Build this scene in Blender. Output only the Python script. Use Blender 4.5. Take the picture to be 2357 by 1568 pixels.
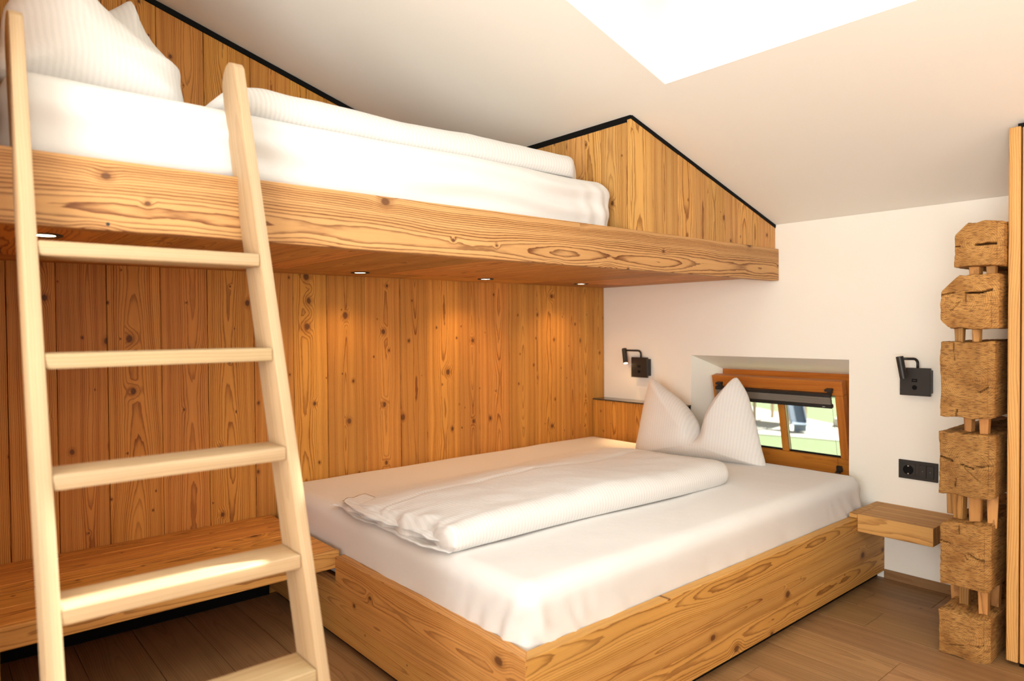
import bpy, bmesh, math, random
from mathutils import Vector, Matrix, noise

# ------------------------------------------------------------------ camera, sky, sun, exposure
scene = bpy.context.scene
col = scene.collection
for o in list(bpy.data.objects):
    bpy.data.objects.remove(o, do_unlink=True)

CAM_H = 1.12
F_PX = 1585.0
yaw, pitch, roll = math.radians(49.511), math.radians(-1.0927), math.radians(-0.4513)
fw = Vector((math.cos(yaw) * math.cos(pitch), math.sin(yaw) * math.cos(pitch), math.sin(pitch)))
rt = fw.cross(Vector((0, 0, 1))).normalized()
up = rt.cross(fw)
r2 = math.cos(roll) * rt + math.sin(roll) * up
u2 = -math.sin(roll) * rt + math.cos(roll) * up
cam_data = bpy.data.cameras.new('camera')
cam = bpy.data.objects.new('camera', cam_data)
col.objects.link(cam)
cam.matrix_world = Matrix(((r2.x, u2.x, -fw.x, 0), (r2.y, u2.y, -fw.y, 0), (r2.z, u2.z, -fw.z, CAM_H), (0, 0, 0, 1)))
cam_data.sensor_width = 36.0
cam_data.lens = F_PX / 2357.0 * 36.0
cam_data.clip_start = 0.02
cam_data.dof.use_dof = True
cam_data.dof.focus_distance = 2.6
cam_data.dof.aperture_fstop = 2.3
scene.camera = cam

world = bpy.data.worlds.new('sky')
scene.world = world
world.use_nodes = True
bg = world.node_tree.nodes['Background']
bg.inputs['Color'].default_value = (0.90, 0.95, 1.0, 1)
bg.inputs['Strength'].default_value = 0.5

SUN_DIR = Vector((0.90, 0.045, 1.0)).normalized()      # towards the sun, in through the roof window
sun_data = bpy.data.lights.new('sun', 'SUN')
sun_data.energy = 13.0
sun_data.angle = math.radians(0.6)
sun_data.color = (1.0, 0.97, 0.92)
sun = bpy.data.objects.new('sun', sun_data)
col.objects.link(sun)
sun.location = SUN_DIR * 20
sun.rotation_euler = SUN_DIR.to_track_quat('Z', 'Y').to_euler()

# daylight lamps: two added at assumed openings, one above the roof window
def daylight_fill(name, loc, direction, w, h, watts, color):
    d = bpy.data.lights.new(name, 'AREA'); d.shape = 'RECTANGLE'; d.size = w; d.size_y = h; d.energy = watts; d.color = color
    o = bpy.data.objects.new(name, d); col.objects.link(o); o.location = loc
    o.rotation_euler = (-Vector(direction)).to_track_quat('Z', 'Y').to_euler()
    return o
daylight_fill('rear_fill_lamp', (0.40, -2.12, 1.35), (0, 0.45, 0.89), 2.2, 1.2, 32, (1.0, 0.97, 0.93))  # fill lamp behind the camera, tilted up for the ceiling; its window is assumed
daylight_fill('side_fill_lamp', (-1.52, -0.30, 1.25), (0.72, 0, 0.69), 1.8, 1.9, 108, (1.0, 0.97, 0.93))  # added fill lamp for ceiling and window wall; the door is invented
daylight_fill('roof_window_daylight', (1.45, 1.035, 2.58), (-0.29, 0, -0.957), 1.1, 0.9, 12, (0.95, 0.98, 1.0))

scene.view_settings.view_transform = 'Standard'
scene.view_settings.look = 'None'
scene.view_settings.gamma = 1.0
scene.view_settings.use_curve_mapping = False
scene.view_settings.exposure = 0.80
cy = scene.cycles
cy.use_denoising = True
cy.use_adaptive_sampling = True
cy.adaptive_threshold = 0.06
cy.adaptive_min_samples = 16
cy.max_bounces = 10
cy.diffuse_bounces = 6
cy.glossy_bounces = 3
cy.transparent_max_bounces = 10
cy.caustics_reflective = False
cy.caustics_refractive = False
cy.sample_clamp_indirect = 8.0

R = random.Random(7)

# ------------------------------------------------------------------ dimensions (metres)
XW = 3.212            # window wall
YB = 2.881            # panelled wall
XN = 0.10             # left end of the bunk niche
XL, YR = -1.30, -1.90 # room behind the camera
def zc(x): return 1.617 + 0.30 * (XW - x)             # sloped ceiling

# ------------------------------------------------------------------ node helpers
class NT:
    def __init__(self, name):
        self.m = bpy.data.materials.new(name)
        self.m.use_nodes = True
        self.t = self.m.node_tree
        self.b = self.t.nodes['Principled BSDF']
    def n(self, typ, **kw):
        nd = self.t.nodes.new(typ)
        for k, v in kw.items():
            setattr(nd, k, v)
        return nd
    def l(self, a, b): self.t.links.new(a, b)
    def put(self, sock, v):
        if isinstance(v, bpy.types.NodeSocket): self.l(v, sock)
        else: sock.default_value = v
    def math(self, op, a, b=0.0, c=0.0, clamp=False):
        nd = self.n('ShaderNodeMath', operation=op, use_clamp=clamp)
        self.put(nd.inputs[0], a); self.put(nd.inputs[1], b); self.put(nd.inputs[2], c)
        return nd.outputs[0]
    def vmath(self, op, a, b):
        nd = self.n('ShaderNodeVectorMath', operation=op)
        self.put(nd.inputs[0], a); self.put(nd.inputs[1], b)
        return nd.outputs[0]
    def xyz(self, x, y, z):
        nd = self.n('ShaderNodeCombineXYZ')
        for s, v in zip(nd.inputs, (x, y, z)): self.put(s, v)
        return nd.outputs[0]
    def noise(self, v, scale=1.0, detail=2.0, rough=0.5):
        nd = self.n('ShaderNodeTexNoise')
        self.put(nd.inputs['Vector'], v)
        nd.inputs['Scale'].default_value = scale
        nd.inputs['Detail'].default_value = detail
        nd.inputs['Roughness'].default_value = rough
        return nd.outputs[0]
    def smooth(self, x, a, b, lo=0.0, hi=1.0):
        nd = self.n('ShaderNodeMapRange', interpolation_type='SMOOTHSTEP')
        self.put(nd.inputs[0], x); self.put(nd.inputs[1], a); self.put(nd.inputs[2], b)
        nd.inputs[3].default_value = lo; nd.inputs[4].default_value = hi
        return nd.outputs[0]
    def lin(self, x, a, b, lo, hi):
        nd = self.n('ShaderNodeMapRange')
        self.put(nd.inputs[0], x); nd.inputs[1].default_value = a; nd.inputs[2].default_value = b
        nd.inputs[3].default_value = lo; nd.inputs[4].default_value = hi
        return nd.outputs[0]
    def mix(self, f, a, b, blend='MIX'):
        nd = self.n('ShaderNodeMix', data_type='RGBA', blend_type=blend)
        self.put(nd.inputs[0], f); self.put(nd.inputs[6], a); self.put(nd.inputs[7], b)
        return nd.outputs[2]
    def bump(self, h, strength, dist):
        nd = self.n('ShaderNodeBump')
        nd.inputs['Strength'].default_value = strength
        nd.inputs['Distance'].default_value = dist
        self.l(h, nd.inputs['Height'])
        self.l(nd.outputs[0], self.b.inputs['Normal'])

def c4(c): return (c[0], c[1], c[2], 1.0)

def plain(name, color, rough=0.5, metal=0.0, spec=0.5, bump=0.0, bscale=300.0):
    k = NT(name)
    k.b.inputs['Base Color'].default_value = c4(color)
    k.b.inputs['Roughness'].default_value = rough
    k.b.inputs['Metallic'].default_value = metal
    k.b.inputs['Specular IOR Level'].default_value = spec
    tc = k.n('ShaderNodeTexCoord').outputs['Object']
    nz = k.noise(tc, bscale, 3.0)
    if bump: k.bump(nz, bump, 0.001)
    k.l(k.lin(nz, 0.3, 0.7, max(rough - 0.04, 0), min(rough + 0.04, 1)), k.b.inputs['Roughness'])
    return k.m

def wood(name, light, mid, dark, freq=150.0, contrast=1.0, warp=1.0, knots=1.0, knot_scale=5.0, knot_r=0.012,
         depth=(0.02, 0.07), off=0.05, tint=0.14, rough=0.55, streak=0.10, bump=0.0, knot_col=(0.10, 0.035, 0.012), yoff=0.0):
    """sawn softwood: growth rings about a wandering pith, latewood lines, knots, fine streaks; local X is the grain"""
    k = NT(name)
    tc = k.n('ShaderNodeTexCoord').outputs['Object']
    rnd = k.n('ShaderNodeObjectInfo').outputs['Random']
    r_b = k.math('FRACT', k.math('MULTIPLY', rnd, 17.31))
    r_c = k.math('FRACT', k.math('MULTIPLY', rnd, 91.73))
    seed = k.xyz(k.math('MULTIPLY', rnd, 53.0), k.math('MULTIPLY', r_b, 31.0), k.math('MULTIPLY', r_c, 23.0))
    sp = k.n('ShaderNodeSeparateXYZ'); k.l(tc, sp.inputs[0])
    x, y, z = sp.outputs
    def sn(sx, sy, scale, detail, rough=0.5, add=0.0):
        v = k.vmath('ADD', k.vmath('MULTIPLY', tc, (sx, sy, sy)), seed)
        if add: v = k.vmath('ADD', v, (add, add, add))
        return k.math('SUBTRACT', k.noise(v, scale, detail, rough), 0.5)
    w1 = sn(1.4, 4.0, 1.0, 2.0)
    w2 = sn(0.9, 2.5, 1.0, 2.5, 0.55, 7.7)
    # knots
    kv = k.vmath('ADD', k.vmath('MULTIPLY', tc, (knot_scale * 0.75, knot_scale, 0.0)), seed)
    vo = k.n('ShaderNodeTexVoronoi', voronoi_dimensions='2D'); k.l(kv, vo.inputs['Vector']); vo.inputs['Scale'].default_value = 1.0
    d = k.math('DIVIDE', vo.outputs['Distance'], knot_scale)
    sc = k.n('ShaderNodeSeparateColor'); k.l(vo.outputs['Color'], sc.inputs[0])
    alive = k.math('LESS_THAN', sc.outputs[0], 0.75 * knots)
    rk = k.math('MULTIPLY', k.math('MULTIPLY_ADD', k.math('POWER', sc.outputs[1], 2.6), 0.82, 0.18), knot_r)
    dn = k.math('ADD', d, k.math('MULTIPLY', sn(40, 40, 1.0, 2.0), 0.006))
    kbump = k.math('MULTIPLY', k.math('MULTIPLY', k.smooth(d, 0.0, k.math('MULTIPLY', rk, 3.2), 1.0, 0.0), alive), k.math('MULTIPLY', rk, 0.9))
    # rings
    offy = k.math('MULTIPLY', k.math('SUBTRACT', r_b, 0.5), off)
    yy = k.math('ADD', k.math('SUBTRACT', k.math('SUBTRACT', y, yoff), offy), k.math('MULTIPLY', w1, 0.035 * warp))
    dep = k.lin(r_c, 0, 1, depth[0], depth[1])
    zz = k.math('ADD', k.math('ADD', k.math('ADD', z, dep), k.math('MULTIPLY', w2, 0.085 * warp)), kbump)
    r = k.math('SQRT', k.math('ADD', k.math('MULTIPLY', yy, yy), k.math('MULTIPLY', zz, zz)))
    jag = sn(18, 110, 1.0, 2.0)
    ph = k.math('ADD', k.math('MULTIPLY', r, freq), k.math('MULTIPLY', jag, 0.5))
    fr = k.math('FRACT', ph)
    late = k.math('MULTIPLY', k.math('POWER', k.smooth(fr, 0.35, 0.93), 1.8), k.smooth(fr, 0.93, 1.0, 1.0, 0.0))
    band = k.noise(k.xyz(k.math('MULTIPLY', r, freq * 0.28), r_b, 0.0), 1.0, 1.0)
    late = k.math('MULTIPLY', late, k.lin(band, 0.3, 0.7, 0.25, 1.15))
    c = k.mix(k.smooth(band, 0.35, 0.7), c4(light), c4(mid))
    c = k.mix(k.math('MULTIPLY', late, contrast, clamp=True), c, c4(dark))
    st = sn(2.5, 160, 1.0, 3.0, 0.6)
    bl = sn(2.0, 6.0, 1.0, 3.0, 0.6, 3.1)
    val = k.math('ADD', k.math('ADD', 1.0, k.math('MULTIPLY', st, streak * 3)), k.math('MULTIPLY', bl, 0.35))
    val = k.math('MULTIPLY', val, k.lin(r_c, 0, 1, 1.0 - tint, 1.0 + tint * 0.6))
    hsv = k.n('ShaderNodeHueSaturation')
    k.l(c, hsv.inputs['Color']); k.l(val, hsv.inputs['Value'])
    k.l(k.lin(r_b, 0, 1, 0.494, 0.506), hsv.inputs['Hue'])
    halo = k.math('MULTIPLY', k.smooth(dn, rk, k.math('MULTIPLY', rk, 2.0), 1.0, 0.0), alive)
    c = k.mix(k.math('MULTIPLY', halo, 0.35), hsv.outputs[0], c4(dark))
    core = k.math('MULTIPLY', k.smooth(dn, k.math('MULTIPLY', rk, 0.5), rk, 1.0, 0.0), alive)
    c = k.mix(k.math('MULTIPLY', core, 0.85), c, c4(knot_col))
    k.l(c, k.b.inputs['Base Color'])
    k.b.inputs['Roughness'].default_value = rough
    k.b.inputs['Specular IOR Level'].default_value = 0.3
    if bump:
        k.bump(st, bump, 0.0008)
    return k.m

def endgrain(name):
    """hewn log: ring ends about the pith on the cut face, weathered and pitted"""
    k = NT(name)
    tc = k.n('ShaderNodeTexCoord').outputs['Object']
    rnd = k.n('ShaderNodeObjectInfo').outputs['Random']
    sp = k.n('ShaderNodeSeparateXYZ'); k.l(tc, sp.inputs[0])
    x, y, z = sp.outputs
    seed = k.xyz(k.math('MULTIPLY', rnd, 41.0), k.math('MULTIPLY', rnd, 13.0), 0.0)
    w = k.math('SUBTRACT', k.noise(k.vmath('ADD', k.vmath('MULTIPLY', tc, (2, 9, 9)), seed), 1.0, 3.0), 0.5)
    w2 = k.math('SUBTRACT', k.noise(k.vmath('ADD', k.vmath('MULTIPLY', tc, (2, 7, 7)), (5, 5, 5)), 1.0, 3.0), 0.5)
    yy = k.math('ADD', k.math('SUBTRACT', y, k.lin(rnd, 0, 1, -0.03, 0.03)), k.math('MULTIPLY', w, 0.04))
    zz = k.math('ADD', z, k.math('MULTIPLY', w2, 0.04))
    r = k.math('SQRT', k.math('ADD', k.math('MULTIPLY', yy, yy), k.math('MULTIPLY', zz, zz)))
    fr = k.math('FRACT', k.math('MULTIPLY', r, 190.0))
    ring = k.math('MULTIPLY', k.smooth(fr, 0.3, 0.9), k.smooth(fr, 0.9, 1.0, 1.0, 0.0))
    pit = k.noise(k.vmath('ADD', k.vmath('MULTIPLY', tc, (30, 55, 380)), seed), 1.0, 3.0, 0.65)
    blot = k.noise(k.vmath('ADD', k.vmath('MULTIPLY', tc, (8, 14, 14)), seed), 1.0, 4.0, 0.6)
    c = k.mix(k.smooth(blot, 0.3, 0.75), (0.48, 0.255, 0.078, 1), (0.27, 0.12, 0.03, 1))
    c = k.mix(k.math('MULTIPLY', ring, 0.55), c, (0.20, 0.10, 0.025, 1))
    c = k.mix(k.smooth(pit, 0.48, 0.64, 0.0, 0.8), c, (0.12, 0.05, 0.015, 1))
    stain = k.noise(k.vmath('ADD', k.vmath('MULTIPLY', tc, (9, 9, 9)), (9, 2, 4)), 1.0, 5.0, 0.7)
    c = k.mix(k.smooth(stain, 0.60, 0.74, 0.0, 0.55), c, (0.09, 0.04, 0.015, 1))
    hs = k.n('ShaderNodeHueSaturation'); k.l(c, hs.inputs['Color']); k.l(k.lin(rnd, 0, 1, 0.78, 1.15), hs.inputs['Value'])
    k.l(hs.outputs[0], k.b.inputs['Base Color'])
    k.b.inputs['Roughness'].default_value = 0.75
    k.b.inputs['Specular IOR Level'].default_value = 0.2
    k.bump(k.math('ADD', pit, k.math('MULTIPLY', ring, 0.3)), 0.5, 0.0015)
    return k.m

def fabric(name, color, stripe=0.0, axis=0, period=0.012, wr=0.25, wscale=9.0):
    k = NT(name)
    tc = k.n('ShaderNodeTexCoord').outputs['Object']
    sp = k.n('ShaderNodeSeparateXYZ'); k.l(tc, sp.inputs[0])
    nz = k.noise(tc, wscale, 4.0, 0.55)
    fine = k.noise(tc, 900.0, 2.0)
    h = k.math('MULTIPLY', nz, 1.0)
    c = c4(color)
    if stripe:
        s = k.math('SINE', k.math('MULTIPLY', k.math('ADD', sp.outputs[axis], k.math('MULTIPLY', nz, 0.012)), 2 * math.pi / period))
        f = k.smooth(s, -0.35, 0.35)
        c = k.mix(f, c4(color), c4([v * (1 - stripe) for v in color]))
        k.l(k.lin(f, 0, 1, 0.55, 0.85), k.b.inputs['Roughness'])
    else:
        k.b.inputs['Roughness'].default_value = 0.85
    h = k.math('ADD', h, k.math('MULTIPLY', fine, 0.02))
    k.put(k.b.inputs['Base Color'], c)
    k.b.inputs['Specular IOR Level'].default_value = 0.25
    k.b.inputs['Sheen Weight'].default_value = 0.15
    k.bump(h, wr, 0.02)
    return k.m

def emit(name, color, strength):
    k = NT(name)
    tc = k.n('ShaderNodeTexCoord').outputs['Object']
    k.l(k.lin(k.noise(tc, 5.0), 0, 1, 0.4, 0.5), k.b.inputs['Roughness'])
    k.b.inputs['Base Color'].default_value = c4(color)
    k.b.inputs['Emission Color'].default_value = c4(color)
    k.b.inputs['Emission Strength'].default_value = strength
    return k.m

def glass(name, tint=(0.95, 0.98, 0.97)):
    k = NT(name)
    k.t.nodes.remove(k.b)
    out = k.t.nodes['Material Output']
    tr = k.n('ShaderNodeBsdfTransparent'); tr.inputs['Color'].default_value = c4(tint)
    gl = k.n('ShaderNodeBsdfGlossy'); gl.inputs['Roughness'].default_value = 0.02
    fr = k.n('ShaderNodeFresnel'); fr.inputs['IOR'].default_value = 1.45
    mx = k.n('ShaderNodeMixShader')
    k.l(fr.outputs[0], mx.inputs[0]); k.l(tr.outputs[0], mx.inputs[1]); k.l(gl.outputs[0], mx.inputs[2])
    k.l(mx.outputs[0], out.inputs['Surface'])
    return k.m

M = {}
M['panel'] = wood('panelling_wood', (0.68, 0.325, 0.068), (0.57, 0.245, 0.045), (0.23, 0.066, 0.010), freq=210, contrast=0.95, knots=1.0, knot_scale=8.0, knot_r=0.017, tint=0.16)
M['beam'] = wood('bunk_beam_wood', (0.60, 0.345, 0.13), (0.50, 0.265, 0.088), (0.17, 0.06, 0.015), freq=190, contrast=1.5, warp=1.1, knots=1.2, knot_scale=5.5, knot_r=0.024, depth=(0.035, 0.036), off=0.02, tint=0.03, yoff=-0.03, bump=0.3)
M['bunkp'] = wood('bunk_panel_wood', (0.67, 0.37, 0.12), (0.57, 0.285, 0.078), (0.22, 0.072, 0.016), freq=180, contrast=0.95, knots=0.9, knot_scale=8.0, knot_r=0.014, tint=0.12)
M['board'] = wood('bed_board_wood', (0.60, 0.315, 0.09), (0.51, 0.245, 0.06), (0.21, 0.075, 0.017), freq=230, contrast=0.95, warp=0.8, knots=0.9, knot_scale=6.0, knot_r=0.016, tint=0.08)
M['bench'] = wood('bench_wood', (0.68, 0.33, 0.085), (0.58, 0.255, 0.06), (0.18, 0.055, 0.011), freq=200, contrast=0.8, knots=1.0, knot_scale=6.5, knot_r=0.016, tint=0.1)
M['soffit'] = wood('soffit_wood', (0.62, 0.30, 0.08), (0.50, 0.225, 0.055), (0.19, 0.06, 0.012), freq=170, contrast=1.0, knots=0.6, tint=0.32)
M['ladder'] = wood('ladder_ash', (0.50, 0.37, 0.215), (0.465, 0.33, 0.18), (0.34, 0.22, 0.105), freq=190, contrast=0.5, warp=0.55, knots=0.0, tint=0.05, streak=0.05, bump=0.0, depth=(0.05, 0.12))
M['floor'] = wood('floor_oak', (0.35, 0.195, 0.085), (0.285, 0.15, 0.062), (0.14, 0.062, 0.023), freq=170, contrast=0.55, knots=0.22, knot_scale=3.5, tint=0.2, rough=0.45, depth=(0.03, 0.09))
M['wardrobe'] = wood('wardrobe_wood', (0.66, 0.355, 0.115), (0.57, 0.28, 0.08), (0.26, 0.095, 0.022), freq=200, contrast=0.9, knots=0.6, tint=0.05)
M['window'] = wood('window_wood', (0.52, 0.19, 0.028), (0.45, 0.15, 0.019), (0.28, 0.075, 0.009), freq=230, contrast=0.5, knots=0.0, tint=0.05, rough=0.32)
M['wedge'] = wood('wedge_wood', (0.50, 0.25, 0.075), (0.38, 0.17, 0.05), (0.16, 0.06, 0.015), freq=200, contrast=0.9, knots=0.5, knot_scale=18, knot_r=0.008, tint=0.25)
M['log'] = endgrain('hewn_log_wood')
M['plaster'] = plain('wall_plaster', (0.87, 0.855, 0.785), 0.9, spec=0.1)
M['ceiling'] = plain('ceiling_plaster', (0.87, 0.86, 0.80), 0.9, spec=0.1)
M['black'] = plain('black_trim', (0.004, 0.004, 0.004), 0.7, spec=0.15)
M['blackmetal'] = plain('black_powder_coat', (0.020, 0.018, 0.016), 0.45, bump=0.15, bscale=900)
M['darkplate'] = plain('dark_ledge_plate', (0.05, 0.043, 0.038), 0.16)
M['sheet'] = fabric('white_cotton_sheet', (0.70, 0.695, 0.68), wr=0.18, wscale=6.0)
M['duvet'] = fabric('white_striped_damask', (0.72, 0.714, 0.697), stripe=0.085, axis=0, period=0.013, wr=0.22, wscale=10.0)
M['pillow'] = fabric('white_striped_pillowcase', (0.72, 0.714, 0.697), stripe=0.05, axis=0, period=0.014, wr=0.22, wscale=11.0)
M['blind'] = plain('grey_blind_fabric', (0.20, 0.175, 0.145), 0.8, bump=0.2, bscale=700)
M['glass'] = glass('window_glass', (0.86, 0.89, 0.88))
M['grass'] = plain('lawn_grass', (0.15, 0.18, 0.075), 0.95, bump=0.5, bscale=8)
M['sand'] = plain('pale_sand', (0.50, 0.45, 0.38), 0.95)
M['slide'] = plain('blue_grey_slide', (0.17, 0.215, 0.28), 0.5)
M['post'] = plain('pale_play_timber', (0.55, 0.42, 0.28), 0.8)
M['hedge'] = plain('hedge_green', (0.07, 0.12, 0.035), 0.95, bump=1.0, bscale=4)
M['stone'] = plain('pale_stone', (0.55, 0.50, 0.43), 0.9)
M['lampglow'] = emit('lamp_glow', (1.0, 0.62, 0.26), 30.0)
M['spotglow'] = emit('spot_glow', (1.0, 0.72, 0.42), 14.0)
M['steel'] = plain('contact_steel', (0.6, 0.55, 0.5), 0.3, metal=1.0)
M['mark'] = plain('pale_print', (0.5, 0.48, 0.45), 0.6)

# ------------------------------------------------------------------ mesh helpers
def obj(name, mesh, mat, parent=None, mw=None):
    o = bpy.data.objects.new(name, mesh)
    col.objects.link(o)
    if mat is not None and not mesh.materials:
        mesh.materials.append(mat)
    if mw is not None:
        o.matrix_basis = mw
        WM[o.name] = mw.copy()
    if parent is not None:
        o.parent = parent
        if mw is not None:
            o.matrix_basis = PINV(parent) @ mw
    return o
WM = {}
def PINV(p):
    return WM.get(p.name, Matrix.Identity(4)).inverted()
def thing(name, label, cat, loc=(0, 0, 0), group=None):
    o = bpy.data.objects.new(name, None); col.objects.link(o)
    o.location = loc; o.empty_display_size = 0.1
    WM[o.name] = Matrix.Translation(loc)
    return tag(o, label, cat, group)
def tag(o, label=None, cat=None, group=None, kind=None):
    if label: o['label'] = label
    if cat: o['category'] = cat
    if group: o['group'] = group
    if kind: o['kind'] = kind
    return o
def to_mesh(bm, name, smooth=False):
    bmesh.ops.recalc_face_normals(bm, faces=bm.faces)
    me = bpy.data.meshes.new(name); bm.to_mesh(me); bm.free()
    if smooth:
        for p in me.polygons: p.use_smooth = True
    return me
def box_bm(sx, sy, sz, bev=0.0, seg=1):
    bm = bmesh.new()
    bmesh.ops.create_cube(bm, size=1.0)
    bmesh.ops.scale(bm, vec=(sx, sy, sz), verts=bm.verts)
    if bev:
        bmesh.ops.bevel(bm, geom=list(bm.edges), offset=bev, segments=seg, profile=0.5, affect='EDGES')
    return bm
def frame(o, ax, ay):
    ax = Vector(ax).normalized(); ay = Vector(ay); ay = (ay - ax * ax.dot(ay)).normalized(); az = ax.cross(ay)
    return Matrix(((ax.x, ay.x, az.x, o[0]), (ax.y, ay.y, az.y, o[1]), (ax.z, ay.z, az.z, o[2]), (0, 0, 0, 1)))
def bbox(name, lo, hi, mat, parent=None, grain='x', bev=0.0015, seg=1):
    """axis-aligned box from corner to corner whose local X runs along the grain"""
    c = [(a + b) / 2 for a, b in zip(lo, hi)]
    s = [b - a for a, b in zip(lo, hi)]
    ax = {'x': (1, 0, 0), 'y': (0, 1, 0), 'z': (0, 0, 1)}[grain]
    rest = [i for i in range(3) if i != 'xyz'.index(grain)]
    w = max(rest, key=lambda i: s[i]); t = [i for i in rest if i != w][0]
    ay = [0, 0, 0]; ay[w] = 1
    mw = frame(c, ax, ay)
    g = s['xyz'.index(grain)]
    return obj(name, to_mesh(box_bm(g, s[w], s[t], bev, seg), name), mat, parent, mw)
def prism(name, poly, th, mat, parent, mw, bev=0.0015):
    """polygon in local XY extruded from z=0 down to -th"""
    bm = bmesh.new()
    vs = [bm.verts.new((x, y, 0)) for x, y in poly]
    f = bm.faces.new(vs)
    r = bmesh.ops.extrude_face_region(bm, geom=[f])
    vv = [e for e in r['geom'] if isinstance(e, bmesh.types.BMVert)]
    bmesh.ops.translate(bm, verts=vv, vec=(0, 0, -th))
    if bev:
        bmesh.ops.bevel(bm, geom=list(bm.edges), offset=bev, segments=1, profile=0.5, affect='EDGES')
    return obj(name, to_mesh(bm, name), mat, parent, mw)
def holed(name, mapf, outer, holes, lay, mat, parent=None):
    """plate with a rectangular opening: mapf(u, v, layer) -> xyz"""
    bm = bmesh.new()
    def ring(rect, l):
        u0, u1, v0, v1 = rect
        return [bm.verts.new(mapf(u, v, l)) for u, v in ((u0, v0), (u1, v0), (u1, v1), (u0, v1))]
    o0 = ring(outer, lay[0]); o1 = ring(outer, lay[-1])
    hs = [ring(h, l) for h, l in zip(holes, lay)]
    for i in range(4):
        j = (i + 1) % 4
        bm.faces.new((o0[i], o0[j], hs[0][j], hs[0][i]))
        bm.faces.new((o1[j], o1[i], hs[-1][i], hs[-1][j]))
        bm.faces.new((o0[j], o0[i], o1[i], o1[j]))
        for a, b in zip(hs, hs[1:]):
            bm.faces.new((a[i], a[j], b[j], b[i]))
    return obj(name, to_mesh(bm, name), mat, parent)
def tube(pts, rad, seg=14, closed_ends=True):
    bm = bmesh.new(); rings = []
    n = len(pts)
    pts = [Vector(p) for p in pts]
    prev = None
    for i, p in enumerate(pts):
        d = (pts[min(i + 1, n - 1)] - pts[max(i - 1, 0)]).normalized()
        if prev is None:
            a = d.orthogonal().normalized()
        else:
            a = (prev - d * d.dot(prev)).normalized()
        prev = a
        b = d.cross(a)
        rr = rad[i] if isinstance(rad, (list, tuple)) else rad
        rings.append([bm.verts.new(p + rr * (math.cos(t) * a + math.sin(t) * b)) for t in [2 * math.pi * k / seg for k in range(seg)]])
    for A, B in zip(rings, rings[1:]):
        for k in range(seg):
            bm.faces.new((A[k], A[(k + 1) % seg], B[(k + 1) % seg], B[k]))
    if closed_ends:
        bm.faces.new(rings[0][::-1]); bm.faces.new(rings[-1])
    return bm
def auto_smooth(o, ang=40):
    me = o.data
    for p in me.polygons: p.use_smooth = True
    bm = bmesh.new(); bm.from_mesh(me)
    for e in bm.edges:
        if len(e.link_faces) == 2 and e.calc_face_angle(0) > math.radians(ang): e.smooth = False
    bm.to_mesh(me); bm.free()
    return o
def fbm(p, s, seed=0.0):
    return noise.noise(Vector((p[0] * s + seed, p[1] * s + seed * 1.7, p[2] * s - seed)))

# ------------------------------------------------------------------ setting: ceiling, walls, floor
SKX0, SKX1, SKY0, SKY1 = 0.86, 2.012, 0.56, 1.511
def ceil_map(u, v, l): return (u, v, zc(u) + l)
ceiling = holed('ceiling', ceil_map, (XL - 0.2, 4.35, YR - 0.2, YB + 0.25),
                [(SKX0, SKX1, SKY0, SKY1), (SKX0, SKX1, SKY0, SKY1), (SKX0 - 0.02, SKX1 + 0.036, SKY0, SKY1)],
                [0.0, 0.197, 0.34], M['ceiling'])
tag(ceiling, 'cream white sloping plaster ceiling with a deep roof window shaft', kind='structure')
# roof window above the shaft
wr = thing('window_2', 'roof window frame and pane at the top of the ceiling shaft', None, (1.43, 1.03, zc(1.43) + 0.34))
wr['kind'] = 'structure'
sl = Vector((1, 0, -0.3)).normalized()
for nm, lo, hi in (('window_frame', (SKX0 - 0.07, SKY0 - 0.06), (SKX0, SKY1 + 0.06)), ('window_frame', (SKX1 + 0.04, SKY0 - 0.06), (SKX1 + 0.11, SKY1 + 0.06)),
                   ('window_frame', (SKX0 - 0.02, SKY0 - 0.06), (SKX1 + 0.04, SKY0)), ('window_frame', (SKX0 - 0.02, SKY1), (SKX1 + 0.04, SKY1 + 0.06))):
    cxx, cyy = (lo[0] + hi[0]) / 2, (lo[1] + hi[1]) / 2
    obj(nm, to_mesh(box_bm((hi[0] - lo[0]) * 1.044, hi[1] - lo[1], 0.05, 0.003), nm), M['plaster'], wr, frame((cxx, cyy, zc(cxx) + 0.366), sl, (0, 1, 0)))
cxx = (SKX0 + SKX1) / 2 + 0.01
obj('pane', to_mesh(box_bm(1.25, SKY1 - SKY0 + 0.02, 0.008), 'pane'), M['glass'], wr, frame((cxx, (SKY0 + SKY1) / 2, zc(cxx) + 0.372), sl, (0, 1, 0)))

RY0, RY1, RZ0, RZ1 = 1.391, 2.243, 0.37, 0.960
def ww_map(u, v, l): return (l, u, min(v, zc(l) - 0.0005) if v > 1.5 else v)
wall_window = holed('wall_window', ww_map, (YR - 0.2, YB + 0.2, 0.0, 5.0),
                    [(RY0, RY1, RZ0, RZ1), (RY0 + 0.076, RY1 - 0.076, 0.385, 0.880), (RY0 + 0.076, RY1 - 0.076, 0.385, 0.880)],
                    [XW, 3.40, 3.50], M['plaster'])
tag(wall_window, 'cream white plaster wall with a deep splayed window recess', kind='structure')

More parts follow.
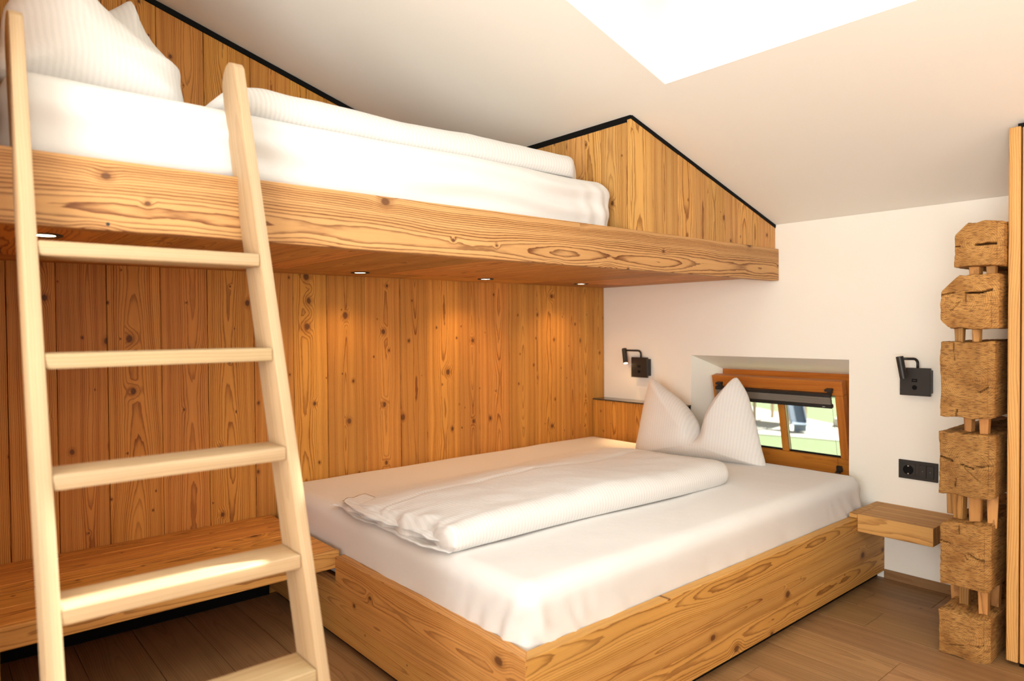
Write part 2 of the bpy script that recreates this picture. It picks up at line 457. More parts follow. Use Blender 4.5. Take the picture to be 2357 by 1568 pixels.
wall_back = bbox('wall_back', (XN - 0.1, YB + 0.0215, 0.0), (XW, YB + 0.12, 1.58), M['black'], bev=0)
tag(wall_back, 'wall clad in vertical honey brown pine planks', kind='structure')
seams = [0.07, 0.2121, 0.3529, 0.5101, 0.6909, 0.8622, 1.0457, 1.2161, 1.3722, 1.5602, 1.7497, 1.9015, 2.1048, 2.2316, 2.4416, 2.6462, 2.8543, 2.9958, 3.1146, 3.2118]
GAP = 0.0008
for a, b in zip(seams, seams[1:]):
    a2, b2 = a + GAP, b - GAP
    z0, za, zb = 0.0, zc(a2) - 0.022, zc(b2) - 0.022
    mid, hh = (a + b) / 2, za / 2
    # local X = up, local Y = -x, local Z = towards the room (-y)
    mw = frame((mid, YB + R.uniform(-0.0012, 0.0012), hh), (0, 0, 1), (1, 0, 0))
    poly = [(-hh, a2 - mid), (za - hh, a2 - mid), (zb - hh, b2 - mid), (-hh, b2 - mid)]
    # frame() gives az = up x (+x) = +y, so extrude towards the room side by flipping
    mw = mw @ Matrix.Rotation(math.pi, 4, 'X')
    poly = [(p, -q) for p, q in poly]
    prism('plank', poly, 0.02, M['panel'], wall_back, mw)
# upper backing of the plank wall up to the ceiling, in the same wall
up_back = prism('wall_core', [(XN - 0.1, 1.58), (XW, 1.58), (XW, zc(XW) - 0.001), (XN - 0.1, zc(XN - 0.1) - 0.001)], 0.098, M['black'], wall_back,
                frame((0, YB + 0.0215, 0), (1, 0, 0), (0, 0, 1)) @ Matrix.Translation((0, 0, 0)), bev=0)
# black shadow-gap trim under the ceiling on the plank wall
def slope_strip(name, x0, x1, y, h, t, parent=None):
    mx = (x0 + x1) / 2
    L = math.hypot(x1 - x0, (x1 - x0) * 0.3)
    return obj(name, to_mesh(box_bm(L, h, t), name), M['black'], parent, frame((mx, y, zc(mx) - h * 0.55), (1, 0, -0.3), (0, 0, 1)))
t1 = slope_strip('trim_1', XN, 2.105, YB + 0.006, 0.022, 0.022)
tag(t1, 'black shadow gap trim between plank wall and sloping ceiling', kind='structure')

# niche end wall at the bunk head, clad like the back wall
wall_left = bbox('wall_left', (XN - 0.17, 1.66, 0.0), (XN - 0.021, YB + 0.02, 2.45), M['plaster'], bev=0)
tag(wall_left, 'short end wall closing the bunk niche, clad in pine planks', kind='structure')
ys = [1.662, 1.86, 2.03, 2.22, 2.38, 2.56, 2.72, YB - 0.002]
for a, b in zip(ys, ys[1:]):
    bbox('plank', (XN - 0.02, a + GAP, 0.0), (XN, b - GAP, 2.45), M['panel'], wall_left, 'z')

# eave box between bunk foot and window wall
BX, BY = 2.1108, 1.7487
wall_eave = obj('wall_eave', to_mesh(box_bm(0.2, 0.2, 0.1), 'wall_eave'), M['black'], None, Matrix.Translation((2.6, 2.3, 1.56)))
tag(wall_eave, 'honey pine box closing the eave at the bunk foot', kind='structure')
es = [BX, 2.2479, 2.4153, 2.5442, 2.6316, 2.765, 2.879, 2.9892, 3.0654, 3.2110]
for i, (a, b) in enumerate(zip(es, es[1:])):
    a2, b2 = a + (GAP if i else 0), b - GAP
    z0, za, zb = 1.4968, zc(a2) - 0.016, zc(b2) - 0.016
    mid, hh = (a + b) / 2, (z0 + za) / 2
    mw = frame((mid, BY + R.uniform(-0.0008, 0.0008), hh), (0, 0, 1), (1, 0, 0)) @ Matrix.Rotation(math.pi, 4, 'X')
    prism('plank', [(z0 - hh, -(a2 - mid)), (za - hh, -(a2 - mid)), (zb - hh, -(b2 - mid)), (z0 - hh, -(b2 - mid))], 0.02, M['bunkp'], wall_eave, mw)
fs = [BY + 0.0215, 1.9067, 1.9954, 2.1012, 2.25, 2.42, 2.58, 2.73, 2.878]
for a, b in zip(fs, fs[1:]):
    bbox('plank', (BX + R.uniform(0, 0.0012), a + GAP, 1.4968), (BX + 0.02, b - GAP, zc(BX) - 0.026), M['bunkp'], wall_eave, 'z')
t2 = slope_strip('trim_2', BX + 0.004, XW, BY + 0.006, 0.016, 0.016)
tag(t2, 'black shadow gap trim along the sloping top of the eave box', kind='structure')
t3 = bbox('trim_3', (BX + 0.002, BY + 0.004, zc(BX) - 0.030), (BX + 0.018, YB - 0.002, zc(BX) - 0.001), M['black'], bev=0)
tag(t3, 'black level shadow gap trim on top of the bunk foot panel', kind='structure')

# rear part of the room, unseen; its window and door are added for fill
def rear_map(u, v, l): return (u, l, min(v, zc(u) - 0.0005) if v > 2.5 else v)
wall_rear = holed('wall_rear', rear_map, (XL - 0.2, XW + 0.28, 0.0, 5.0), [(-0.7, 1.5, 0.75, 1.95)] * 2, [YR, YR - 0.2], M['plaster'])
tag(wall_rear, 'cream white rear wall with an assumed wide window', kind='structure')
w3 = thing('assumed_rear_window', 'assumed wide timber window in the unseen rear wall', None, (0.4, YR - 0.1, 0.75)); w3['kind'] = 'structure'
for lo, hi, g in (((-0.7, 0.75), (1.5, 0.81), 'x'), ((-0.7, 1.89), (1.5, 1.95), 'x'), ((-0.7, 0.81), (-0.64, 1.89), 'z'), ((1.44, 0.81), (1.5, 1.89), 'z'), ((0.37, 0.81), (0.43, 1.89), 'z')):
    bbox('window_frame', (lo[0], YR - 0.14, lo[1]), (hi[0], YR - 0.07, hi[1]), M['window'], w3, g)
def side_map(u, v, l): return (l, u, v)
wall_side = holed('wall_side', side_map, (YR - 0.2, YB + 0.1, 0.0, 2.9), [(-1.2, 0.6, 0.05, 2.15)] * 2, [XL, XL - 0.2], M['plaster'])
w4 = thing('added_balcony_door', 'added glazed timber balcony door frame in the unseen side wall', None, (XL - 0.1, -0.3, 0.05)); w4['kind'] = 'structure'  # door put in so that light reaches the faces turned towards it
for lo, hi, g in (((-1.2, 0.05), (0.6, 0.13), 'y'), ((-1.2, 2.07), (0.6, 2.15), 'y'), ((-1.2, 0.13), (-1.12, 2.07), 'z'), ((0.52, 0.13), (0.6, 2.07), 'z'), ((-0.34, 0.13), (-0.26, 2.07), 'z')):
    bbox('window_frame', (XL - 0.14, lo[0], lo[1]), (XL - 0.07, hi[0], hi[1]), M['window'], w4, g)
tag(wall_side, 'cream white side wall of the room', kind='structure')

floor = bbox('floor', (XL - 0.2, YR - 0.2, -0.12), (XW + 0.28, YB + 0.12, -0.0145), M['black'], bev=0)
tag(floor, 'brown oak plank floor', kind='structure')
x = XL; ci = 0
while x < XW - 0.01:
    x1 = min(x + 0.187, XW)
    y = YR; first = True
    while y < YB - 0.01:
        y1 = min(y + (R.uniform(0.5, 1.6) if first else 1.75), YB + 0.02); first = False
        if YB - y1 < 0.25: y1 = YB + 0.02
        bbox('plank', (x + 0.0006, y + 0.0006, -0.014), (x1 - 0.0006, y1 - 0.0006, 0.0), M['floor'], floor, 'y', bev=0.0012)
        y = y1
    x = x1
bb = bbox('baseboard_window', (XW - 0.012, 0.62, 0.0), (XW - 0.0005, 1.235, 0.040), M['floor'], None, 'y', bev=0.002)
tag(bb, 'low oak skirting strip below the white window wall', kind='structure')
b2 = bbox('baseboard_back', (XN + 0.001, YB - 0.013, 0.0), (1.09, YB - 0.0015, 0.045), M['black'], None, 'x', bev=0.001)
tag(b2, 'black skirting strip under the bench', kind='structure')

# ------------------------------------------------------------------ window with tilted sash
w1 = thing('window_1', 'small brown timber window tilted open, two panes, black pleated blind', None, (3.42, 1.817, 0.385)); w1['kind'] = 'structure'
FY0, FY1, FZ0, FZ1 = 1.467, 2.167, 0.385, 0.880
def fbar(y0, y1, z0, z1, g, x0=3.40, x1=3.475): return bbox('window_frame', (x0, y0, z0), (x1, y1, z1), M['window'], w1, g, bev=0.003, seg=2)
fbar(FY0, FY1, FZ1 - 0.034, FZ1, 'y'); fbar(FY0, FY1, FZ0, FZ0 + 0.03, 'y')
fbar(FY0, FY0 + 0.034, FZ0 + 0.03, FZ1 - 0.034, 'z'); fbar(FY1 - 0.034, FY1, FZ0 + 0.03, FZ1 - 0.034, 'z')
fbar(FY0 + 0.034, FY1 - 0.034, FZ1 - 0.052, FZ1 - 0.034, 'y', 3.43, 3.475)
# sash plane: s along -y from the left edge, t up the tilted sash, n towards the room
SO = Vector((3.395, 2.172, 0.392)); ST = Vector((-0.095, 0, 0.448)).normalized(); SS = Vector((0, -1, 0)); SN = SS.cross(ST)
if SN.x > 0: SN = -SN
def sash(name, s0, s1, t0, t1, n0, n1, mat, g='s', bev=0.002, par=None, seg=1):
    c = SO + SS * ((s0 + s1) / 2) + ST * ((t0 + t1) / 2) + SN * ((n0 + n1) / 2)
    if g == 's': mw = frame(c, SS, ST); bm = box_bm(s1 - s0, t1 - t0, abs(n1 - n0), bev, seg)
    else: mw = frame(c, ST, SS); bm = box_bm(t1 - t0, s1 - s0, abs(n1 - n0), bev, seg)
    return obj(name, to_mesh(bm, name), mat, par or w1, mw)
SW = 0.708
sash('sash_rail', 0, SW, 0.395, 0.466, -0.045, 0.0, M['window'], 's', 0.004, seg=2)
sash('sash_rail', 0, SW, -0.004, 0.077, -0.045, 0.0, M['window'], 's', 0.004, seg=2)
sash('sash_stile', 0, 0.036, 0.077, 0.395, -0.045, -0.0005, M['window'], 't', 0.003, seg=2)
sash('sash_stile', SW - 0.039, SW, 0.077, 0.395, -0.045, -0.0005, M['window'], 't', 0.003, seg=2)
sash('mullion', 0.368, 0.402, 0.077, 0.395, -0.040, -0.004, M['window'], 't', 0.004, seg=2)
for a, b in ((0.036, 0.368), (0.402, SW - 0.039)):
    sash('glazing_bead', a, b, 0.077, 0.081, -0.03, -0.016, M['black'], 's', 0)
    sash('pane', a, b, 0.079, 0.395, -0.027, -0.022, M['glass'], 's', 0)
bl = thing('window_blind', 'raised grey pleated blind in a black rail across the top of the tilted sash', 'blind', tuple(SO + SS * 0.35 + ST * 0.37))
sash('top_rail', 0.030, 0.660, 0.393, 0.411, 0.004, 0.026, M['blackmetal'], 's', 0.002, bl)
for k in range(6):
    z0 = 0.356 + k * 0.0062
    sash('pleat', 0.033, 0.657, z0, z0 + 0.0060, 0.004 + 0.0015 * (k % 2), 0.022 + 0.0015 * (k % 2), M['blind'], 's', 0.0012, bl)
sash('bottom_rail', 0.030, 0.662, 0.338, 0.356, 0.004, 0.026, M['blackmetal'], 's', 0.002, bl)
sash('rail_mark', 0.617, 0.630, 0.345, 0.348, 0.026, 0.0264, M['mark'], 's', 0, bl)
for s in (0.036, 0.634):
    h = sash('clamp', s, s + 0.034, 0.422, 0.434, 0.0005, 0.030, M['blackmetal'], 's', 0.003, bl)
    sash('clamp', s + 0.008, s + 0.030, 0.409, 0.424, 0.0005, 0.018, M['blackmetal'], 's', 0.002, bl)
for t in (0.404, 0.347):
    sash('pull_tab', 0.325, 0.362, t - 0.004, t + 0.005, 0.026, 0.034, M['blackmetal'], 's', 0.002, bl)
for s in (0.034, 0.659):
    a = SO + SS * s + ST * 0.05 + SN * 0.010; b = SO + SS * s + ST * 0.338 + SN * 0.012
    obj('cord', to_mesh(tube([Vector(), b - a], 0.0006, 6), 'cord'), M['blackmetal'], bl, Matrix.Translation(a))
sash('cord_clip', 0.648, 0.676, 0.012, 0.042, 0.0005, 0.014, M['blackmetal'], 's', 0.003, bl)
sash('cord_clip', 0.644, 0.668, 0.008, 0.015, 0.002, 0.024, M['blackmetal'], 's', 0.002, bl)

# ------------------------------------------------------------------ bunk: rail, soffit, downlights
bunk = thing('bunk_platform', 'built-in upper bunk platform with a thick pine front beam and planked underside', 'bunk bed', (1.6, 2.3, 1.34))
RAIL_Y = 1.7304
bm = box_bm(XW - XN - 0.002, 0.156, 0.045, 0.0025, 2)
obj('front_beam', to_mesh(bm, 'front_beam'), M['beam'], bunk, frame(((XW + XN) / 2, RAIL_Y + 0.0225, 1.418), (1, 0, 0), (0, 0, 1)))
for z_ in (0,):
    # plank-filled underside, boards running towards the plank wall, with a border board along it
    xs = [XN + 0.002]; rr = random.Random(3)
    while xs[-1] < XW - 0.1:
        xs.append(min(xs[-1] + rr.uniform(0.11, 0.2), XW - 0.002))
    if xs[-1] < XW - 0.002: xs.append(XW - 0.002)
    for a, b in zip(xs, xs[1:]):
        ym = 2.655 if rr.random() < 2 else 2.3
        bbox('soffit_plank', (a + 0.0006, RAIL_Y + 0.046, 1.359 + rr.uniform(0, 0.001)), (b - 0.0006, ym, 1.378), M['soffit'], bunk, 'y')
    xs = [XN + 0.002, 0.9, 1.75, 2.5, XW - 0.002]
    for a, b in zip(xs, xs[1:]):
        bbox('soffit_plank', (a + 0.0006, 2.6565, 1.3595), (b - 0.0006, YB - 0.003, 1.378), M['soffit'], bunk, 'x')
bbox('bunk_deck', (XN + 0.002, RAIL_Y + 0.046, 1.3795), (XW - 0.002, YB - 0.003, 1.455), M['board'], bunk, 'x', bev=0)
bbox('bunk_deck', (BX + 0.001, RAIL_Y + 0.046, 1.4555), (XW - 0.002, YB - 0.003, 1.4955), M['board'], bunk, 'y', bev=0)
# a dark screw plug in the beam
obj('screw_plug', to_mesh(tube([(0, 0, 0), (0, 0.004, 0)], 0.004, 12), 'screw_plug'), M['blackmetal'], bunk, Matrix.Translation((0.312, RAIL_Y - 0.0008, 1.354)))

def lathe(prof, seg=32):
    bm = bmesh.new(); rings = []
    for r, z in prof:
        if r < 1e-6: rings.append([bm.verts.new((0, 0, z))])
        else: rings.append([bm.verts.new((r * math.cos(2 * math.pi * k / seg), r * math.sin(2 * math.pi * k / seg), z)) for k in range(seg)])
    for A, B in zip(rings, rings[1:]):
        for k in range(seg):
            j = (k + 1) % seg
            if len(A) == 1 and len(B) == 1: continue
            if len(A) == 1: bm.faces.new((A[0], B[k], B[j]))
            elif len(B) == 1: bm.faces.new((A[k], A[j], B[0]))
            else: bm.faces.new((A[k], A[j], B[j], B[k]))
    return bm
ring_me = to_mesh(lathe([(0.024, -0.0005), (0.0385, -0.0025), (0.040, 0.0), (0.040, 0.004), (0.024, 0.004), (0.024, -0.0005)]), 'trim_ring')
lens_me = to_mesh(lathe([(0.0, 0.0005), (0.0238, 0.0005), (0.0238, 0.003), (0.0, 0.003)]), 'lens')
spots = [(0.2326, 2.06, 'small round downlight in the bunk underside, beside the ladder stile', None),
         (1.4186, 2.655, 'small round black-rimmed downlight in the bunk underside near the plank wall', 'downlights in a row under the bunk'),
         (2.0998, 2.655, 'small round black-rimmed downlight in the bunk underside near the plank wall', 'downlights in a row under the bunk'),
         (2.7736, 2.655, 'small round black-rimmed downlight in the bunk underside near the plank wall', 'downlights in a row under the bunk')]
for sx, sy, lb, gr in spots:
    t = thing('downlight', lb, 'downlight', (sx, sy, 1.3575), gr)
    obj('trim_ring', ring_me, M['blackmetal'], t, Matrix.Translation((sx, sy, 1.3575)))
    obj('lens', lens_me, M['spotglow'], t, Matrix.Translation((sx, sy, 1.3575)))
    ld = bpy.data.lights.new('downlight_beam', 'SPOT'); ld.energy = 4.5; ld.color = (1.0, 0.60, 0.28)
    ld.spot_size = math.radians(130); ld.spot_blend = 0.9; ld.shadow_soft_size = 0.02
    lo = bpy.data.objects.new('downlight_beam', ld); col.objects.link(lo); lo.parent = t; lo.location = (0, 0, -0.008)

# ------------------------------------------------------------------ rounded soft bodies
def rounded_box(x0, x1, y0, y1, z0, z1, rad, nx, ny, nz, disp):
    """closed box surface with rounded edges, then displaced by disp(p, n)"""
    bm = bmesh.new(); vm = {}
    def P(i, j, k):
        key = (i, j, k)
        if key in vm: return vm[key]
        def dens(t): return t
        p = Vector((x0 + (x1 - x0) * i / nx, y0 + (y1 - y0) * j / ny, z0 + (z1 - z0) * k / nz))
        q = Vector((min(max(p.x, x0 + rad), x1 - rad), min(max(p.y, y0 + rad), y1 - rad), min(max(p.z, z0 + rad), z1 - rad)))
        d = p - q
        if d.length > 1e-9:
            nrm = d.normalized(); p = q + nrm * rad
        else: nrm = Vector((0, 0, 1))
        p = p + disp(p, nrm)
        vm[key] = bm.verts.new(p); return vm[key]
    def quad(a, b, c, d): bm.faces.new((P(*a), P(*b), P(*c), P(*d)))
    for i in range(nx):
        for j in range(ny):
            quad((i, j, nz), (i + 1, j, nz), (i + 1, j + 1, nz), (i, j + 1, nz))
            quad((i, j, 0), (i, j + 1, 0), (i + 1, j + 1, 0), (i + 1, j, 0))
    for i in range(nx):
        for k in range(nz):
            quad((i, 0, k), (i + 1, 0, k), (i + 1, 0, k + 1), (i, 0, k + 1))
            quad((i, ny, k), (i, ny, k + 1), (i + 1, ny, k + 1), (i + 1, ny, k))
    for j in range(ny):
        for k in range(nz):
            quad((0, j, k), (0, j, k + 1), (0, j + 1, k + 1), (0, j + 1, k))
            quad((nx, j, k), (nx, j + 1, k), (nx, j + 1, k + 1), (nx, j, k + 1))
    return bm

# lower bed mattress
MX0, MX1, MY0, MY1, MZ0, MZ1 = 1.127, 3.098, 1.276, 2.874, 0.20, 0.462
def d_low(p, n):
    v = Vector((0, 0, 0))
    v += n * (fbm(p, 3.0, 1.3) * 0.004 + fbm(p, 9.0, 4.1) * 0.0012)
    if p.z > 0.42:   # the top sags a little between crowned edges
        v.z += 0.004 * fbm(p, 1.7, 9.0)
    side = 1 - abs(n.z)
    dc = min(math.hypot(p.x - MX0, p.y - MY0), math.hypot(p.x - MX1, p.y - MY0))
    fold = math.exp(-(dc / 0.22) ** 2) * side * max(0.0, min(1.0, (0.44 - p.z) / 0.12))
    s = (p.x - MX0) + (p.y - MY0) * 1.0 + (p.z - 0.3) * 0.6
    v += n * fold * 0.010 * math.sin(s * 85 + 3 * fbm(p, 9, 2.0))
    # small gathers along the frame
    g = side * max(0.0, min(1.0, (0.36 - p.z) / 0.05))
    v += n * g * 0.005 * fbm((p.x * 3, p.y * 3, 0), 6.0, 5.0)
    return v
matt = obj('mattress', to_mesh(rounded_box(MX0, MX1, MY0, MY1, MZ0, MZ1, 0.055, 150, 120, 20, d_low), 'mattress', True), M['sheet'])
tag(matt, 'wide mattress under a white fitted sheet in the low pine bed', 'mattress')

# upper bunk mattress
UX0, UX1, UY0, UY1, UZ0, UZ1 = 0.128, 2.066, 1.797, 2.72, 1.456, 1.688
def d_up(p, n):
    v = n * (fbm(p, 2.5, 7.7) * 0.005 + fbm((p.x, p.y, p.z * 4), 5.0, 2.2) * 0.004)
    side = 1 - abs(n.z)
    # long horizontal drag folds on the front side
    v += n * side * 0.010 * math.sin(p.z * 75 + p.x * 2.2 + 2.5 * fbm((p.x, 0, p.z), 2.0, 3.3)) * max(0.0, fbm((p.x, 0, 0), 2.2, 6.1) + 0.45)
    dc = math.hypot(p.x - UX1, p.y - UY0)
    v += n * side * math.exp(-(dc / 0.16) ** 2) * 0.006 * math.sin((p.x + p.y) * 75 + p.z * 20)
    return v
umat = obj('mattress', to_mesh(rounded_box(UX0, UX1, UY0, UY1, UZ0, UZ1, 0.06, 150, 70, 22, d_up), 'bunk_mattress', True), M['sheet'])
tag(umat, 'narrow mattress under a white fitted sheet on the upper bunk', 'mattress')

# ------------------------------------------------------------------ duvets
def slab(nx, ny, fx):
    """closed soft slab: fx(u, v, side) -> point, u along, v across, side +1 top / -1 bottom"""
    bm = bmesh.new()
    T = [[bm.verts.new(fx(i / nx, j / ny, 1)) for j in range(ny + 1)] for i in range(nx + 1)]
    B = [[None] * (ny + 1) for _ in range(nx + 1)]
    for i in range(nx + 1):
        for j in range(ny + 1):
            if i in (0, nx) or j in (0, ny): B[i][j] = T[i][j]
            else: B[i][j] = bm.verts.new(fx(i / nx, j / ny, -1))
    for i in range(nx):
        for j in range(ny):
            bm.faces.new((T[i][j], T[i + 1][j], T[i + 1][j + 1], T[i][j + 1]))
            f = (B[i][j], B[i][j + 1], B[i + 1][j + 1], B[i + 1][j])
            if len(set(f)) == 4: 
                try: bm.faces.new(f)
                except ValueError: pass
    return bm
def sst(x): x = max(0.0, min(1.0, x)); return x * x * (3 - 2 * x)
A00, A10, A11, A01 = Vector((1.150, 1.600)), Vector((2.640, 1.585)), Vector((2.720, 2.480)), Vector((1.128, 2.350))
DZ = 0.4655
def f_duvet(u, v, side):
    # cluster samples near the rims so that the rounded folds stay smooth
    vv = 0.5 - 0.5 * math.cos(math.pi * v); uu = 0.5 - 0.5 * math.cos(math.pi * u)
    p = (A00 * (1 - uu) + A10 * uu) * (1 - vv) + (A01 * (1 - uu) + A11 * uu) * vv
    p = p.copy()
    cu = max(0.0, (uu - 0.90) / 0.10); cv = max(0.0, (0.20 - vv) / 0.20); p.x -= 0.08 * cv * cv * cu; p.y += 0.05 * cu * cu * cv
    p.x += -0.03 * math.exp(-((uu) / 0.06) ** 2) * fbm((0, vv, 0), 7.0, 3.0)
    p.y += 0.018 * math.sin(uu * 5.0 + 0.5) * (1 - vv) + 0.02 * fbm((uu, 0, 0), 3.0, 1.0) * vv
    near = math.sqrt(max(0.0, 1 - (1 - min(vv / 0.075, 1)) ** 2))          # thick rounded fold towards the room
    far = sst((1 - vv) / 0.40) * 0.75 + 0.25 * math.sqrt(max(0.0, 1 - (1 - min((1 - vv) / 0.04, 1)) ** 2))
    left = math.sqrt(max(0.0, 1 - (1 - min(uu / 0.02, 1)) ** 2)) * (0.55 + 0.3 * (1 - vv) ** 2 + (0.45 - 0.3 * (1 - vv) ** 2) * sst(uu / 0.2))
    right = math.sqrt(max(0.0, 1 - (1 - min((1 - uu) / 0.05, 1)) ** 2)) * (0.6 + 0.4 * sst((1 - uu) / 0.15))
    e = near * far * left * right
    h = 0.092 - 0.020 * vv
    h += 0.012 * fbm((p.x, p.y, 0), 3.0, 2.0) + 0.004 * fbm((p.x, p.y, 0), 11.0, 5.0)
    h -= 0.010 * math.exp(-((vv - 0.56 - 0.03 * math.sin(uu * 6)) / 0.012) ** 2)   # the seam of the fold
    pucker = math.exp(-(uu / 0.07) ** 2)
    h += pucker * (0.003 * math.sin(vv * 60 + 5 * fbm((0, vv, 0), 6, 1)) + 0.010 * fbm((uu * 2, vv, 0), 10, 3))
    rimz = DZ + (0.010 + 0.030 * sst((0.45 - vv) / 0.4)) * (0.55 + 0.45 * sst(uu / 0.1))
    if side > 0: z = rimz + e * (h - (rimz - DZ))
    else: z = rimz - (rimz - DZ) * min(1.0, e * 1.6)
    # lower, retracted second layer at the open left end
    return Vector((p.x, p.y, z))
dm = to_mesh(slab(170, 90, f_duvet), 'duvet', True)
duv = obj('folded_duvet', dm, M['duvet'])
tag(duv, 'white striped duvet folded lengthwise on the wide lower bed', 'duvet')
# hem layers showing at the open end of the folded duvet
def f_hem(k):
    def f(u, v, side):
        y = 1.63 + 0.66 * v + 0.02 * k
        depth = 0.05 + 0.012 * math.sin(v * 9 + k * 2) + 0.010 * fbm((0, v, k), 7.0, 1.0)
        x = 1.165 - depth * (1 - u) * math.sin(math.pi * min(max(v, 0.02), 0.98)) ** 0.35 + 0.08 * u
        zt = DZ + 0.012 + 0.026 * k + 0.01 * fbm((u, v, k), 5.0, 2.0) * (1 - u) + 0.004 * fbm((0, v, k), 16.0, 4.0) * (1 - u)
        zt -= 0.01 * (1 - u)
        return Vector((x, y, max(zt + side * 0.006 * math.sin(math.pi * u) * math.sin(math.pi * v), DZ + 0.001)))
    return f
for k in range(2):
    h = obj('hem_layer', to_mesh(slab(12, 90, f_hem(k)), 'hem_layer', True), M['duvet'], duv)

# bunk duvet
C00, C10, C11, C01 = Vector((0.60, 1.845)), Vector((1.995, 1.835)), Vector((2.06, 2.45)), Vector((0.60, 2.45))
UZT = 1.690
def f_bduvet(u, v, side):
    vv = 0.5 - 0.5 * math.cos(math.pi * v); uu = 0.5 - 0.5 * math.cos(math.pi * u)
    p = (C00 * (1 - uu) + C10 * uu) * (1 - vv) + (C01 * (1 - uu) + C11 * uu) * vv
    p = p.copy(); p.y += 0.012 * math.sin(uu * 4)
    cu = max(0.0, (uu - 0.90) / 0.10); cv = max(0.0, (0.22 - vv) / 0.22); p.x -= 0.07 * cv * cv * cu; p.y += 0.06 * cu * cu * cv
    near = math.sqrt(max(0.0, 1 - (1 - min(vv / 0.12, 1)) ** 2)); far = math.sqrt(max(0.0, 1 - (1 - min((1 - vv) / 0.1, 1)) ** 2))
    left = math.sqrt(max(0.0, 1 - (1 - min(uu / 0.05, 1)) ** 2)) * (0.7 + 0.3 * sst(uu / 0.1))
    right = math.sqrt(max(0.0, 1 - (1 - min((1 - uu) / 0.07, 1)) ** 2))
    e = near * far * left * right
    h = 0.100 - 0.012 * uu + 0.010 * fbm((p.x, p.y, 0), 3.0, 8.0) + 0.004 * fbm((p.x, p.y, 0), 10.0, 5.0)
    rimz = UZT + 0.030
    z = rimz + e * (h - 0.030) if side > 0 else rimz - 0.030 * min(1.0, e * 1.5)
    return Vector((p.x, p.y, z))
bd = obj('folded_duvet', to_mesh(slab(120, 60, f_bduvet), 'bunk_duvet', True), M['duvet'])
tag(bd, 'white duvet folded flat along the upper bunk', 'duvet')

# ------------------------------------------------------------------ pillows
def pillow(outline, centre, thick, O, a, b, sub=4, rings=26, belly=(0.0, 0.0), crease=None, seed=1.0):
    """soft cushion: outline in its own plane, bulging to both sides of it; local X across, local Y up"""
    n0 = len(outline); pts = []
    for i in range(n0):      # Catmull-Rom refinement of the rim
        p0, p1, p2, p3 = [Vector(outline[(i + k) % n0]) for k in (-1, 0, 1, 2)]
        for s in range(sub):
            t = s / sub
            pts.append(0.5 * ((2 * p1) + (p2 - p0) * t + (2 * p0 - 5 * p1 + 4 * p2 - p3) * t * t + (3 * p1 - p0 - 3 * p2 + p3) * t ** 3))
    c = Vector(centre); n = len(pts)
    bm = bmesh.new()
    rim = None; layers = {}
    for side in (1, -1):
        L = []
        for k in range(rings + 1):
            r = math.sin(0.5 * math.pi * k / rings)
            row = []
            for i, q in enumerate(pts):
                if k == 0:
                    if not row: row.append(None)
                    continue
                p = c + (q - c) * r
                h = thick * (1 - r ** 2.2) ** 0.55
                if crease:
                    cx_, cy0 = crease
                    h *= 1 - 0.8 * math.exp(-((p.x - cx_) / 0.035) ** 2) * sst((p.y - cy0 + 0.05) / 0.10)
                h += (1 - r ** 6) * (0.006 * fbm((p.x, p.y, side), 7.0, seed) + 0.0025 * fbm((p.x, p.y, side), 20.0, seed))
                # rays of puckers running in from the rim
                h += 0.003 * math.sin(i * 2 * math.pi * 23 / n + seed) * r ** 3 * (1 - r ** 8)
                row.append(Vector((p.x, p.y, side * h)))
            L.append(row)
        layers[side] = L
    rimv = [bm.verts.new(v) for v in [Vector((q.x, q.y, 0.0015 * math.sin(i))) for i, q in enumerate(pts)]]
    for side in (1, -1):
        L = layers[side]
        cv = bm.verts.new((c.x, c.y, side * thick))
        prev = None
        for k in range(1, rings + 1):
            cur = rimv if k == rings else [bm.verts.new(v) for v in L[k]]
            for i in range(n):
                j = (i + 1) % n
                if prev is None: bm.faces.new((cv, cur[i], cur[j]))
                else: bm.faces.new((prev[i], cur[i], cur[j], prev[j]))
            prev = cur
    me = to_mesh(bm, 'pillow', True)
    return obj('pillow', me, M['pillow'], None, frame(O, a, b))

lp = [(-0.329, 0.012), (-0.326, 0.114), (-0.316, 0.231), (-0.304, 0.326), (-0.286, 0.393), (-0.228, 0.36), (-0.161, 0.32), (-0.095, 0.278), (-0.028, 0.213),
      (0.007, 0.165), (0.021, 0.120), (0.029, 0.178), (0.055, 0.246), (0.1, 0.326), (0.15, 0.389), (0.176, 0.415), (0.2, 0.396), (0.242, 0.334), (0.274, 0.251),
      (0.302, 0.17), (0.329, 0.09), (0.354, 0.031), (0.342, 0.014), (0.228, 0.012), (0.099, 0.012), (0.008, 0.012), (-0.111, 0.012), (-0.237, 0.012)]
pw = pillow([(a_, b_ + 0.020 * sst((b_ - 0.03) / 0.1)) for a_, b_ in lp], (0.02, 0.080), 0.100, (2.93, 2.03, 0.438), (0.12, -0.70, 0), (0.22, 0.03, 0.97), crease=(0.021, 0.11))
tag(pw, 'white striped pillow with a chopped V top, upright before the window', 'pillow')
bp = [(-0.212, 0.012), (-0.192, 0.087), (-0.177, 0.181), (-0.155, 0.235), (-0.095, 0.372), (-0.075, 0.375), (-0.031, 0.333), (0.009, 0.3), (0.051, 0.26), (0.109, 0.217),
      (0.17, 0.173), (0.213, 0.151), (0.223, 0.137), (0.219, 0.097), (0.212, 0.02), (0.1, 0.012), (-0.1, 0.012)]
pw2 = pillow(bp, (0.0, 0.13), 0.085, (0.335, 1.985, 1.688), (1, 0.15, 0), (-0.02, 0.25, 0.97), seed=3.0)
tag(pw2, 'big white striped pillow leaning at the bunk head, nearer the ladder', 'pillow')
